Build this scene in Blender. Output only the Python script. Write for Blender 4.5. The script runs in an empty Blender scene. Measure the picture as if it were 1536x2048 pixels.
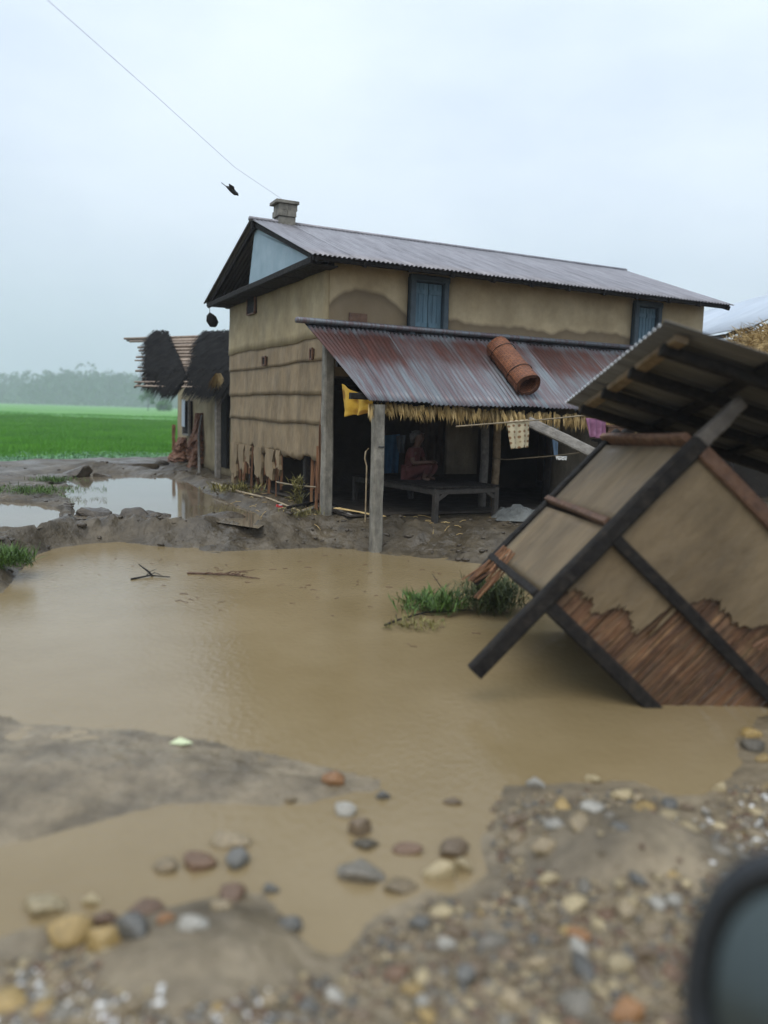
import bpy, bmesh, math, random
import numpy as np
from mathutils import Vector, Matrix, Quaternion

random.seed(7); np.random.seed(7)
S = bpy.context.scene
COL = S.collection

# ------------------------------------------------------------------ camera
FPX = 1590.0                      # focal length in photo pixels (photo 1536 x 2048)
CAM = Vector((0, 0, 1.95))
ROLL = math.atan(0.03); PITCH = math.atan(197.9 / FPX)
_R0 = Vector((1, 0, 0)); _U0 = Vector((0, math.sin(PITCH), math.cos(PITCH)))
FW = Vector((0, math.cos(PITCH), -math.sin(PITCH)))
RT = _R0 * math.cos(ROLL) + _U0 * math.sin(ROLL)
UP = -_R0 * math.sin(ROLL) + _U0 * math.cos(ROLL)
cd = bpy.data.cameras.new('camera'); cam = bpy.data.objects.new('camera', cd); COL.objects.link(cam)
cam.matrix_world = Matrix(((RT.x, UP.x, -FW.x, CAM.x), (RT.y, UP.y, -FW.y, CAM.y), (RT.z, UP.z, -FW.z, CAM.z), (0, 0, 0, 1)))
cd.sensor_fit = 'VERTICAL'; cd.sensor_height = 36; cd.lens = FPX / 2048 * 36
cd.clip_start = 0.05; cd.clip_end = 3000
cd.dof.use_dof = True; cd.dof.focus_distance = 12.0; cd.dof.aperture_fstop = 0.62
S.camera = cam

# ------------------------------------------------------------------ sky and sun (overcast, rain)
SUN_EL, SUN_AZ = math.radians(58), math.radians(200)
W = bpy.data.worlds.new('World'); S.world = W; W.use_nodes = True
nt = W.node_tree; nt.nodes.clear()
def N(t, typ, **kw):
    n = t.nodes.new(typ)
    for k, v in kw.items(): setattr(n, k, v)
    return n
o = N(nt, 'ShaderNodeOutputWorld'); bg = N(nt, 'ShaderNodeBackground')
sky = N(nt, 'ShaderNodeTexSky'); sky.sky_type = 'NISHITA'; sky.sun_disc = False
sky.sun_elevation = SUN_EL; sky.sun_rotation = SUN_AZ
sky.air_density = 1.0; sky.dust_density = 4.0
tc = N(nt, 'ShaderNodeTexCoord'); sx = N(nt, 'ShaderNodeSeparateXYZ')
nt.links.new(tc.outputs['Generated'], sx.inputs[0])
mr = N(nt, 'ShaderNodeMapRange'); mr.inputs[1].default_value = 0; mr.inputs[2].default_value = 1
mr.inputs[3].default_value = 1.10; mr.inputs[4].default_value = 2.0
nt.links.new(sx.outputs[2], mr.inputs[0])
mp = N(nt, 'ShaderNodeMapping'); mp.inputs['Scale'].default_value = (1, 1, 2.2)
nz = N(nt, 'ShaderNodeTexNoise'); nz.inputs['Scale'].default_value = 1.7; nz.inputs['Detail'].default_value = 5
nz.inputs['Roughness'].default_value = 0.5
nt.links.new(tc.outputs['Generated'], mp.inputs[0]); nt.links.new(mp.outputs[0], nz.inputs[0])
cr = N(nt, 'ShaderNodeValToRGB')
cr.color_ramp.elements[0].position = 0.32; cr.color_ramp.elements[0].color = (0.50, 0.590, 0.725, 1)
cr.color_ramp.elements[1].position = 0.68; cr.color_ramp.elements[1].color = (0.72, 0.80, 0.90, 1)
nt.links.new(nz.outputs[0], cr.inputs[0])
mu = N(nt, 'ShaderNodeVectorMath', operation='SCALE')
nt.links.new(cr.outputs[0], mu.inputs[0]); nt.links.new(mr.outputs[0], mu.inputs['Scale'])
sk = N(nt, 'ShaderNodeVectorMath', operation='SCALE'); sk.inputs['Scale'].default_value = 0.10
nt.links.new(sky.outputs[0], sk.inputs[0])
mxw = N(nt, 'ShaderNodeMix', data_type='RGBA'); mxw.inputs[0].default_value = 0.9
nt.links.new(sk.outputs[0], mxw.inputs[6]); nt.links.new(mu.outputs[0], mxw.inputs[7])
nt.links.new(mxw.outputs[2], bg.inputs[0]); bg.inputs[1].default_value = 1.0
nt.links.new(bg.outputs[0], o.inputs[0])
sl = bpy.data.lights.new('sun', 'SUN'); sl.energy = 1.5; sl.angle = math.radians(40); sl.color = (1, 0.93, 0.82)
so = bpy.data.objects.new('sun', sl); COL.objects.link(so)
sd_ = Vector((math.sin(SUN_AZ) * math.cos(SUN_EL), math.cos(SUN_AZ) * math.cos(SUN_EL), math.sin(SUN_EL)))
so.rotation_euler = (-sd_).to_track_quat('-Z', 'Y').to_euler()
vs = S.view_settings; vs.view_transform = 'Standard'; vs.look = 'None'; vs.exposure = 0.0; vs.gamma = 1
S.cycles.use_denoising = True
S.cycles.max_bounces = 8; S.cycles.volume_bounces = 1; S.cycles.diffuse_bounces = 4
S.cycles.caustics_reflective = False; S.cycles.caustics_refractive = False

# ------------------------------------------------------------------ projection helpers (photo pixel -> place)
def ray(px, py): return RT * ((px - 768) / FPX) + UP * ((1024 - py) / FPX) + FW
def G(px, py, z=0.0):
    d = ray(px, py); return CAM + d * ((z - CAM.z) / d.z)
def at(px, py, y):
    d = ray(px, py); return CAM + d * (y / d.y)

HB = Vector((-0.92, 12.4, 0)); HANG = math.radians(26.3)
HU = Vector((math.cos(HANG), math.sin(HANG), 0)); HV = Vector((-math.sin(HANG), math.cos(HANG), 0))
def hl(p):                              # world -> house coordinates (u along the front, v into the house, z)
    q = p - HB; return Vector((q.dot(HU), q.dot(HV), p.z))
def hw(u, v, z): return HB + HU * u + HV * v + Vector((0, 0, z))
def hp(px, py, v):                      # pixel on the upright plane v = const, in house coordinates
    d = ray(px, py); c = hl(CAM); dd = Vector((d.dot(HU), d.dot(HV), d.z)); return c + dd * ((v - c.y) / dd.y)
def hpu(px, py, u):
    d = ray(px, py); c = hl(CAM); dd = Vector((d.dot(HU), d.dot(HV), d.z)); return c + dd * ((u - c.x) / dd.x)

# ------------------------------------------------------------------ mesh builder
class MB:
    def __init__(s): s.v = []; s.f = []
    def add(s, vs_, fs):
        b = len(s.v); s.v += [tuple(x) for x in vs_]; s.f += [tuple(i + b for i in f) for f in fs]; return s
    def box(s, c, d, M=None):
        c = Vector(c); pts = []
        for dx, dy, dz in ((-1,-1,-1),(1,-1,-1),(1,1,-1),(-1,1,-1),(-1,-1,1),(1,-1,1),(1,1,1),(-1,1,1)):
            p = Vector((dx*d[0]/2, dy*d[1]/2, dz*d[2]/2)); pts.append(c + (M @ p if M else p))
        return s.add(pts, [(0,3,2,1),(4,5,6,7),(0,1,5,4),(1,2,6,5),(2,3,7,6),(3,0,4,7)])
    def tube(s, pts, radii, n=8, flat=1.0, jit=0.0, up=None):
        pts = [Vector(p) for p in pts]; rings = []
        if not hasattr(radii, '__len__'): radii = [radii] * len(pts)
        for i, p in enumerate(pts):
            t = (pts[min(i+1, len(pts)-1)] - pts[max(i-1, 0)]).normalized()
            a = Vector(up) if up else (Vector((0,0,1)) if abs(t.z) < .9 else Vector((1,0,0)))
            x = t.cross(a).normalized(); y = x.cross(t)
            rings.append([p + (x*math.cos(2*math.pi*k/n) + y*math.sin(2*math.pi*k/n)*flat) * radii[i] * (1 + random.uniform(-jit, jit)) for k in range(n)])
        vs_ = [q for r in rings for q in r]; fs = []
        for i in range(len(pts)-1):
            for k in range(n): fs.append((i*n+k, i*n+(k+1)%n, (i+1)*n+(k+1)%n, (i+1)*n+k))
        fs.append(tuple(range(n-1, -1, -1))); fs.append(tuple((len(pts)-1)*n+k for k in range(n)))
        return s.add(vs_, fs)
    def beam(s, p0, p1, w, h, seg=5, jit=0.004, up=(0,0,1), taper=1.0):
        p0, p1 = Vector(p0), Vector(p1); t = (p1-p0).normalized(); up = Vector(up)
        if abs(t.dot(up)) > .95: up = Vector((0,1,0)) if abs(t.y) < .9 else Vector((1,0,0))
        x = t.cross(up).normalized(); y = x.cross(t); c = .14
        prof = [(-.5+c,-.5),(.5-c,-.5),(.5,-.5+c),(.5,.5-c),(.5-c,.5),(-.5+c,.5),(-.5,.5-c),(-.5,-.5+c)]
        vs_ = []; fs = []
        for i in range(seg+1):
            k = i/seg; cc = p0.lerp(p1, k) + x*random.uniform(-jit, jit) + y*random.uniform(-jit, jit); sc = 1+(taper-1)*k
            for a, b in prof: vs_.append(cc + x*(a*w*sc+random.uniform(-jit,jit)*.5) + y*(b*h*sc+random.uniform(-jit,jit)*.5))
        for i in range(seg):
            for k in range(8): fs.append((i*8+k, i*8+(k+1)%8, (i+1)*8+(k+1)%8, (i+1)*8+k))
        fs.append(tuple(range(7,-1,-1))); fs.append(tuple(seg*8+k for k in range(8)))
        return s.add(vs_, fs)
    def mesh(s, name):
        m = bpy.data.meshes.new(name); m.from_pydata(s.v, [], s.f); m.update(); return m
    def build(s, name, mat, parent=None, smooth=False):
        return obj(name, s.mesh(name), mat, parent, smooth)
def obj(name, mesh, mat, parent=None, smooth=False, mw=None):
    if mat is not None and not mesh.materials: mesh.materials.append(mat)
    if smooth: mesh.polygons.foreach_set('use_smooth', [True]*len(mesh.polygons))
    ob = bpy.data.objects.new(name, mesh); COL.objects.link(ob)
    if parent: ob.parent = parent
    if mw is not None: ob.matrix_local = mw
    return ob
def tag(ob, label=None, cat=None, group=None, kind=None):
    if label: ob['label'] = label
    if cat: ob['category'] = cat
    if group: ob['group'] = group
    if kind: ob['kind'] = kind
    return ob
def empty(name, loc=(0,0,0), mat=None):
    ob = bpy.data.objects.new(name, None); COL.objects.link(ob)
    if mat is not None: ob.matrix_world = mat
    else: ob.location = loc
    ob.empty_display_size = .1; return ob
def fast_mesh(name, verts, faces_flat, nper):
    verts = np.asarray(verts, dtype=np.float32); ff = np.asarray(faces_flat, dtype=np.int32).ravel()
    m = bpy.data.meshes.new(name); m.vertices.add(len(verts)); m.vertices.foreach_set('co', verts.ravel())
    nf = len(ff)//nper; m.loops.add(len(ff)); m.loops.foreach_set('vertex_index', ff)
    m.polygons.add(nf); m.polygons.foreach_set('loop_start', np.arange(0, len(ff), nper, dtype=np.int32))
    m.update(calc_edges=True); m.validate(); return m

# ------------------------------------------------------------------ noise
_tab = np.random.RandomState(3).rand(256, 256)
def vnoise(x, y):
    xi = np.floor(x).astype(int); yi = np.floor(y).astype(int); fx = x-xi; fy = y-yi
    fx = fx*fx*(3-2*fx); fy = fy*fy*(3-2*fy)
    a = _tab[xi % 256, yi % 256]; b = _tab[(xi+1) % 256, yi % 256]; c = _tab[xi % 256, (yi+1) % 256]; d = _tab[(xi+1) % 256, (yi+1) % 256]
    return (a*(1-fx)+b*fx)*(1-fy)+(c*(1-fx)+d*fx)*fy
def fbm(x, y, sc, octv=4, off=0.0, gain=.5):
    x = np.asarray(x, float); y = np.asarray(y, float); t = 0; a = 1; n = 0
    for i in range(octv):
        t = t + a*vnoise(x*sc+off+17.3*i, y*sc-off+9.1*i); n += a; a *= gain; sc *= 2.03
    return t/n*2-1
def sdist(x, y, poly):                 # > 0 inside
    x = np.asarray(x, float); y = np.asarray(y, float); d = np.full(x.shape, 1e9); ins = np.zeros(x.shape, bool); n = len(poly)
    for i in range(n):
        ax, ay = poly[i]; bx, by = poly[(i+1) % n]; ex, ey = bx-ax, by-ay
        t = np.clip(((x-ax)*ex+(y-ay)*ey)/(ex*ex+ey*ey+1e-12), 0, 1)
        d = np.minimum(d, np.hypot(x-ax-t*ex, y-ay-t*ey))
        c = ((ay > y) != (by > y)) & (x < (bx-ax)*(y-ay)/(by-ay+1e-12)+ax); ins ^= c
    return np.where(ins, d, -d)
def sstep(x, a, b):
    t = np.clip((x-a)/(b-a), 0, 1); return t*t*(3-2*t)

# ------------------------------------------------------------------ materials
def lin(c): return tuple(((v/255)/12.92 if v/255 <= .04045 else ((v/255+.055)/1.055)**2.4) for v in c)
def mk(name, stops, scale=4, detail=6, rough=(.6, .9), bump=.3, bscale=30, stretch=(1,1,1), metallic=0.0, rand=0.0, shift=True, spec=.5, rscale=None, nrough=.6, dirt=0.0, dscale=(1.6,1.6,.45), bdist=.02):
    m = bpy.data.materials.new(name); m.use_nodes = True; t = m.node_tree; b = t.nodes['Principled BSDF']; L = t.links.new
    tcn = N(t, 'ShaderNodeTexCoord'); mpn = N(t, 'ShaderNodeMapping'); mpn.inputs['Scale'].default_value = stretch
    L(tcn.outputs['Object'], mpn.inputs[0]); vec = mpn.outputs[0]
    oi = N(t, 'ShaderNodeObjectInfo')
    if shift:
        va = N(t, 'ShaderNodeVectorMath', operation='MULTIPLY_ADD'); va.inputs[1].default_value = (37, 23, 11)
        L(oi.outputs['Random'], va.inputs[0]); L(vec, va.inputs[2]); vec = va.outputs[0]
    nz = N(t, 'ShaderNodeTexNoise'); nz.inputs['Scale'].default_value = scale; nz.inputs['Detail'].default_value = detail; nz.inputs['Roughness'].default_value = nrough
    L(vec, nz.inputs[0]); r = N(t, 'ShaderNodeValToRGB'); e = r.color_ramp.elements
    e[0].position, e[0].color = stops[0][0], (*stops[0][1], 1); e[1].position, e[1].color = stops[-1][0], (*stops[-1][1], 1)
    for p, c in stops[1:-1]:
        q = e.new(p); q.color = (*c, 1)
    L(nz.outputs[0], r.inputs[0]); colout = r.outputs[0]
    if rand:
        hs = N(t, 'ShaderNodeHueSaturation'); mrn = N(t, 'ShaderNodeMapRange')
        mrn.inputs[3].default_value = 1-rand; mrn.inputs[4].default_value = 1+rand
        L(oi.outputs['Random'], mrn.inputs[0]); L(mrn.outputs[0], hs.inputs['Value']); L(colout, hs.inputs['Color']); colout = hs.outputs[0]
    if dirt:
        md = N(t, 'ShaderNodeMapping'); md.inputs['Scale'].default_value = dscale; L(tcn.outputs['Object'], md.inputs[0])
        nd = N(t, 'ShaderNodeTexNoise'); nd.inputs['Scale'].default_value = 2.0; nd.inputs['Detail'].default_value = 8; nd.inputs['Roughness'].default_value = .72; L(md.outputs[0], nd.inputs[0])
        rd = N(t, 'ShaderNodeMapRange'); rd.inputs[1].default_value = .36; rd.inputs[2].default_value = .62; rd.inputs[3].default_value = 1-dirt; rd.inputs[4].default_value = 1+dirt*.25; L(nd.outputs[0], rd.inputs[0])
        sc_ = N(t, 'ShaderNodeVectorMath', operation='SCALE'); L(colout, sc_.inputs[0]); L(rd.outputs[0], sc_.inputs['Scale']); colout = sc_.outputs[0]
    L(colout, b.inputs['Base Color'])
    n2 = N(t, 'ShaderNodeTexNoise'); n2.inputs['Scale'].default_value = rscale or scale*1.7; n2.inputs['Detail'].default_value = 4
    L(vec, n2.inputs[0]); m2 = N(t, 'ShaderNodeMapRange'); m2.inputs[1].default_value = .3; m2.inputs[2].default_value = .7
    m2.inputs[3].default_value, m2.inputs[4].default_value = rough
    L(n2.outputs[0], m2.inputs[0]); L(m2.outputs[0], b.inputs['Roughness'])
    b.inputs['Metallic'].default_value = metallic; b.inputs['Specular IOR Level'].default_value = spec
    if bump:
        n3 = N(t, 'ShaderNodeTexNoise'); n3.inputs['Scale'].default_value = bscale; n3.inputs['Detail'].default_value = 5
        L(vec, n3.inputs[0]); bp = N(t, 'ShaderNodeBump'); bp.inputs['Strength'].default_value = bump; bp.inputs['Distance'].default_value = bdist
        L(n3.outputs[0], bp.inputs['Height']); L(bp.outputs[0], b.inputs['Normal'])
    m['ramp'] = r.name; m['noise'] = nz.name
    return m
def plain(name, c, rough=.6, metallic=0.0, spec=.5):
    return mk(name, [(.3, tuple(v*.85 for v in c)), (.7, tuple(min(1, v*1.12) for v in c))], scale=8, rough=(rough*.85, min(1, rough*1.1)), bump=.12, bscale=40, metallic=metallic, spec=spec)

M = {}
M['mud_ground'] = mk('mud_ground', [(.28,(.066,.051,.030)),(.42,(.118,.093,.057)),(.58,(.170,.136,.087)),(.75,(.230,.188,.125))], scale=1.6, detail=10, nrough=.68, rough=(.30,.75), dirt=.45, dscale=(1.3,1.3,1.3), bdist=.04, bump=1.0, bscale=11, shift=False, rscale=1.1)
_t = M['mud_ground'].node_tree; _b = _t.nodes['Principled BSDF']; _src = _b.inputs['Base Color'].links[0].from_socket      # pale river silt near the road, dark clay on the house bank
_tc = N(_t, 'ShaderNodeTexCoord'); _sp = N(_t, 'ShaderNodeSeparateXYZ'); _t.links.new(_tc.outputs['Object'], _sp.inputs[0]); _mr = N(_t, 'ShaderNodeMapRange')
for _i, _v in ((1, 6.5), (2, 9.0), (3, 1.40), (4, .66)): _mr.inputs[_i].default_value = _v
_t.links.new(_sp.outputs[1], _mr.inputs[0]); _sc = N(_t, 'ShaderNodeVectorMath', operation='SCALE'); _t.links.new(_src, _sc.inputs[0]); _t.links.new(_mr.outputs[0], _sc.inputs['Scale']); _t.links.new(_sc.outputs[0], _b.inputs['Base Color'])
M['mud_clod'] = mk('mud_clod', [(.3,(.036,.028,.019)),(.7,(.095,.075,.050))], scale=6, rough=(.25,.6), bump=.8, bscale=18)
M['mud_wall'] = mk('mud_wall', [(.25,(.26,.205,.110)),(.5,(.36,.290,.165)),(.75,(.44,.36,.215))], scale=1.6, detail=7, rough=(.7,.95), bump=.5, bscale=12, stretch=(1,1,.9), dirt=.24, dscale=(1.2,1.2,.9))
M['mud_panel'] = mk('mud_panel', [(.25,(.185,.133,.072)),(.5,(.26,.190,.106)),(.78,(.33,.248,.147))], scale=2.2, detail=8, rough=(.6,.9), bump=.6, bscale=12, stretch=(1,1,.6), dirt=.32, dscale=(1.6,1.6,.8))
M['hut_plaster'] = mk('hut_plaster', [(.25,(.115,.080,.040)),(.5,(.165,.118,.062)),(.78,(.215,.160,.090))], scale=2.0, detail=8, rough=(.45,.8), bump=.7, bscale=9, stretch=(1,1,.5), dirt=.34, dscale=(1.6,1.6,.7))
M['mud_umber'] = mk('mud_umber', [(.3,(.075,.060,.038)),(.7,(.15,.122,.080))], scale=2, rough=(.7,.95), bump=.5, dirt=.4)  # darker brown mud for the lower front wall
M['dark_mud'] = mk('dark_mud', [(.3,(.022,.018,.013)),(.7,(.055,.044,.031))], scale=2, rough=(.7,.95), bump=.5)  # near-black mud; the shade of the interiors is put into its colour
M['wattle'] = mk('wattle', [(.25,(.10,.045,.022)),(.5,(.20,.095,.045)),(.75,(.34,.19,.09))], scale=9, rough=(.5,.85), bump=.6, bscale=30, stretch=(1,1,.15), rand=.35)
M['slat'] = mk('slat', [(.25,(.060,.028,.013)),(.45,(.135,.062,.026)),(.6,(.17,.098,.048)),(.78,(.36,.195,.08))], scale=5, detail=8, nrough=.7, rough=(.4,.8), bump=.6, bscale=30, stretch=(1.5,1,.35), rand=.28, dirt=.6, dscale=(2.2,2.2,1.4))
M['red_mud'] = mk('red_mud', [(.25,(.09,.04,.022)),(.5,(.20,.095,.052)),(.75,(.30,.17,.10))], scale=4, rough=(.6,.9), bump=1, bscale=12)
M['wood_dark'] = mk('wood_dark', [(.3,(.007,.006,.006)),(.55,(.016,.014,.012)),(.8,(.040,.032,.025))], scale=14, rough=(.65,.95), bump=.7, bscale=40, stretch=(1,1,1), rand=.2, spec=.25)
M['wood_brown'] = mk('wood_brown', [(.3,(.075,.038,.022)),(.55,(.14,.072,.040)),(.8,(.21,.12,.07))], scale=12, rough=(.45,.8), bump=.6, bscale=40, rand=.2)
M['wood_grey'] = mk('wood_grey', [(.3,(.10,.092,.078)),(.6,(.20,.185,.16)),(.8,(.28,.26,.225))], scale=10, rough=(.5,.85), bump=.5, bscale=40, rand=.15)
M['wood_weathered'] = mk('wood_weathered', [(.3,(.055,.047,.038)),(.6,(.11,.095,.078)),(.8,(.17,.15,.125))], scale=12, rough=(.5,.85), bump=.6, bscale=40, rand=.1)
M['wood_pale'] = mk('wood_pale', [(.3,(.13,.09,.05)),(.6,(.27,.20,.12)),(.8,(.36,.28,.18))], scale=11, rough=(.45,.8), bump=.6, bscale=40, rand=.2)
M['bamboo'] = mk('bamboo', [(.3,(.16,.12,.07)),(.6,(.30,.24,.15)),(.8,(.42,.35,.23))], scale=10, rough=(.35,.7), bump=.3, rand=.25)
M['batten_pale'] = mk('batten_pale', [(.3,(.20,.15,.11)),(.6,(.33,.26,.20)),(.8,(.42,.34,.27))], scale=10, rough=(.5,.85), bump=.4, bscale=40, rand=.2)
M['concrete'] = mk('concrete', [(.25,(.14,.13,.105)),(.5,(.235,.22,.18)),(.75,(.34,.32,.27))], scale=6, detail=8, rough=(.6,.9), bump=.5, bscale=50, dirt=.5, dscale=(2.5,2.5,.8))
M['straw'] = mk('straw', [(.25,(.20,.13,.045)),(.5,(.42,.30,.125)),(.78,(.62,.48,.23))], scale=5, rough=(.6,.9), bump=.3, rand=.35)
M['thatch_black'] = mk('thatch_black', [(.3,(.006,.006,.006)),(.7,(.018,.017,.015))], scale=5, rough=(.8,.98), bump=0, spec=.15)
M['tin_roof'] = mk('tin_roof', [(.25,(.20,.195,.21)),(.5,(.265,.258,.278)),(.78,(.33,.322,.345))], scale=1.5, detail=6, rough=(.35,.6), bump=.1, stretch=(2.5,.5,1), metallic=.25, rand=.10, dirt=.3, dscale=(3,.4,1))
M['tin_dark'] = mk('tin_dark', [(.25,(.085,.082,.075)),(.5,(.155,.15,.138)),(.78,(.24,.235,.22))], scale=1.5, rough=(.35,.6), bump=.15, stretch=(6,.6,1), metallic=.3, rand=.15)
M['tin_pale'] = mk('tin_pale', [(.25,(.42,.48,.55)),(.78,(.56,.62,.68))], scale=1, rough=(.4,.65), bump=.05, metallic=.1, rand=.06)
M['blue_paint'] = mk('blue_paint', [(.2,(.045,.085,.11)),(.5,(.075,.145,.19)),(.8,(.11,.20,.25))], scale=5, rough=(.45,.75), bump=.3, stretch=(2,2,.4), rand=.06)
M['blue_dark'] = mk('blue_dark', [(.2,(.025,.040,.050)),(.8,(.055,.085,.105))], scale=5, rough=(.5,.8), bump=.3)
M['blue_sheet'] = mk('blue_sheet', [(.25,(.20,.30,.36)),(.75,(.33,.45,.51))], scale=2, rough=(.4,.7), bump=.1)
M['black_metal'] = plain('black_metal', (.012,.013,.014), .35)
M['mat_weave'] = None

def rusty(name, amount):
    m = mk(name, [(.2,(.10,.12,.135)),(.42,(.165,.19,.21)),(.6,(.125,.088,.096)),(.8,(.235,.265,.285))], scale=1.0, detail=5, rough=(.3,.6), bump=.12, bscale=60, stretch=(22,.8,1), metallic=.25, rand=.12)
    t = m.node_tree; b = t.nodes['Principled BSDF']; L = t.links.new
    src = b.inputs['Base Color'].links[0].from_socket
    tcn = N(t, 'ShaderNodeTexCoord'); sp = N(t, 'ShaderNodeSeparateXYZ'); L(tcn.outputs['Object'], sp.inputs[0])
    oi = N(t, 'ShaderNodeObjectInfo')
    nzn = N(t, 'ShaderNodeTexNoise'); nzn.noise_dimensions = '4D'; nzn.inputs['Scale'].default_value = 1.0; nzn.inputs['Detail'].default_value = 6
    mpn = N(t, 'ShaderNodeMapping'); mpn.inputs['Scale'].default_value = (9, 1.8, 1); L(tcn.outputs['Object'], mpn.inputs[0]); L(mpn.outputs[0], nzn.inputs['Vector'])
    ws = N(t, 'ShaderNodeMath', operation='MULTIPLY'); ws.inputs[1].default_value = 60; L(oi.outputs['Random'], ws.inputs[0]); L(ws.outputs[0], nzn.inputs['W'])
    # rust lies heaviest on the upper half of the sheet, under the wall's drip line
    r1 = N(t, 'ShaderNodeValToRGB'); e = r1.color_ramp.elements
    e[0].position, e[0].color = .05, (.1,.1,.1,1); e[1].position, e[1].color = .80, (.12,.12,.12,1)
    q = e.new(.16); q.color = (.9,.9,.9,1); q = e.new(.42); q.color = (.85,.85,.85,1); q = e.new(.58); q.color = (.35,.35,.35,1)
    dv = N(t, 'ShaderNodeMath', operation='DIVIDE'); dv.inputs[1].default_value = 2.0; L(sp.outputs[1], dv.inputs[0]); L(dv.outputs[0], r1.inputs[0])
    ad = N(t, 'ShaderNodeMath', operation='MULTIPLY_ADD'); ad.inputs[1].default_value = 2.0; ad.inputs[2].default_value = -1.0 + amount; L(nzn.outputs[0], ad.inputs[0])
    ad2 = N(t, 'ShaderNodeMath', operation='MULTIPLY_ADD'); ad2.inputs[1].default_value = 1.5; ad2.inputs[2].default_value = -.75; L(r1.outputs[0], ad2.inputs[0])
    sm = N(t, 'ShaderNodeMath', operation='ADD'); sm.use_clamp = True; L(ad.outputs[0], sm.inputs[0]); L(ad2.outputs[0], sm.inputs[1])
    mx = N(t, 'ShaderNodeMix', data_type='RGBA'); L(sm.outputs[0], mx.inputs[0]); L(src, mx.inputs[6])
    rc = N(t, 'ShaderNodeValToRGB'); rc.color_ramp.elements[0].color = (.042,.017,.014,1); rc.color_ramp.elements[1].color = (.095,.035,.027,1)
    rc.color_ramp.elements[0].position = .35; rc.color_ramp.elements[1].position = .65
    L(nzn.outputs[0], rc.inputs[0]); L(rc.outputs[0], mx.inputs[7]); L(mx.outputs[2], b.inputs['Base Color'])
    return m
M['tin_rust'] = rusty('tin_rust', .55); M['tin_mixed'] = rusty('tin_mixed', .30); M['tin_grey'] = rusty('tin_grey', -.15)

def water_mat(name, c1, c2, rough=.07, bump=.06, bs=18):
    m = mk(name, [(.35, c1), (.65, c2)], scale=.55, detail=4, rough=(rough*.8, rough*1.3), bump=bump, bscale=bs, shift=False, spec=.5)
    b = m.node_tree.nodes['Principled BSDF']; b.inputs['IOR'].default_value = 1.33
    return m
M['pond'] = water_mat('pond', (.212,.157,.078), (.258,.197,.108), .07, .28, 20)
M['puddle'] = water_mat('puddle', (.14,.115,.075), (.19,.155,.11), .05, .03, 9)
M['paddy'] = water_mat('paddy', (.06,.08,.045), (.09,.11,.06), .06, .02, 10)

def stain_wall():                       # pale mud wall with a dark splash band along its foot
    m = mk('stained_wall', [(.25,(.37,.285,.160)),(.5,(.47,.375,.225)),(.78,(.54,.445,.285))], scale=1.2, detail=6, rough=(.7,.95), bump=.4, bscale=16, shift=False, dirt=.20, dscale=(1,1,.8))
    t = m.node_tree; b = t.nodes['Principled BSDF']; L = t.links.new; src = b.inputs['Base Color'].links[0].from_socket
    tcn = N(t, 'ShaderNodeTexCoord'); sp = N(t, 'ShaderNodeSeparateXYZ'); L(tcn.outputs['Object'], sp.inputs[0])
    nzn = N(t, 'ShaderNodeTexNoise'); nzn.noise_dimensions = '1D'; nzn.inputs['Scale'].default_value = .85; nzn.inputs['Detail'].default_value = 3
    L(sp.outputs[0], nzn.inputs['W'])
    # arch-shaped damp patch over the first bay
    a1 = N(t, 'ShaderNodeMath', operation='SUBTRACT'); a1.inputs[1].default_value = .62; L(sp.outputs[0], a1.inputs[0])
    a2 = N(t, 'ShaderNodeMath', operation='POWER'); a2.inputs[1].default_value = 2; 
    ab = N(t, 'ShaderNodeMath', operation='ABSOLUTE'); L(a1.outputs[0], ab.inputs[0]); L(ab.outputs[0], a2.inputs[0])
    a3 = N(t, 'ShaderNodeMath', operation='MULTIPLY_ADD'); a3.inputs[1].default_value = -.55; a3.inputs[2].default_value = .30; L(a2.outputs[0], a3.inputs[0])
    a4 = N(t, 'ShaderNodeMath', operation='MAXIMUM'); a4.inputs[1].default_value = 0; L(a3.outputs[0], a4.inputs[0])
    h = N(t, 'ShaderNodeMath', operation='MULTIPLY_ADD'); h.inputs[1].default_value = .46; h.inputs[2].default_value = 3.26; L(nzn.outputs[0], h.inputs[0])
    h2 = N(t, 'ShaderNodeMath', operation='ADD'); L(h.outputs[0], h2.inputs[0]); L(a4.outputs[0], h2.inputs[1])
    df = N(t, 'ShaderNodeMath', operation='SUBTRACT'); L(h2.outputs[0], df.inputs[0]); L(sp.outputs[2], df.inputs[1])
    r = N(t, 'ShaderNodeValToRGB'); e = r.color_ramp.elements
    e[0].position, e[0].color = .46, (0,0,0,1); e[1].position, e[1].color = .64, (.8,.8,.8,1); q = e.new(.53); q.color = (.95,.95,.95,1)
    sh = N(t, 'ShaderNodeMath', operation='ADD'); sh.inputs[1].default_value = .5; L(df.outputs[0], sh.inputs[0]); L(sh.outputs[0], r.inputs[0])
    mx = N(t, 'ShaderNodeMix', data_type='RGBA'); L(r.outputs[0], mx.inputs[0]); L(src, mx.inputs[6]); mx.inputs[7].default_value = (.145,.105,.06,1)
    L(mx.outputs[2], b.inputs['Base Color']); return m
M['stained_wall'] = stain_wall()

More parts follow.
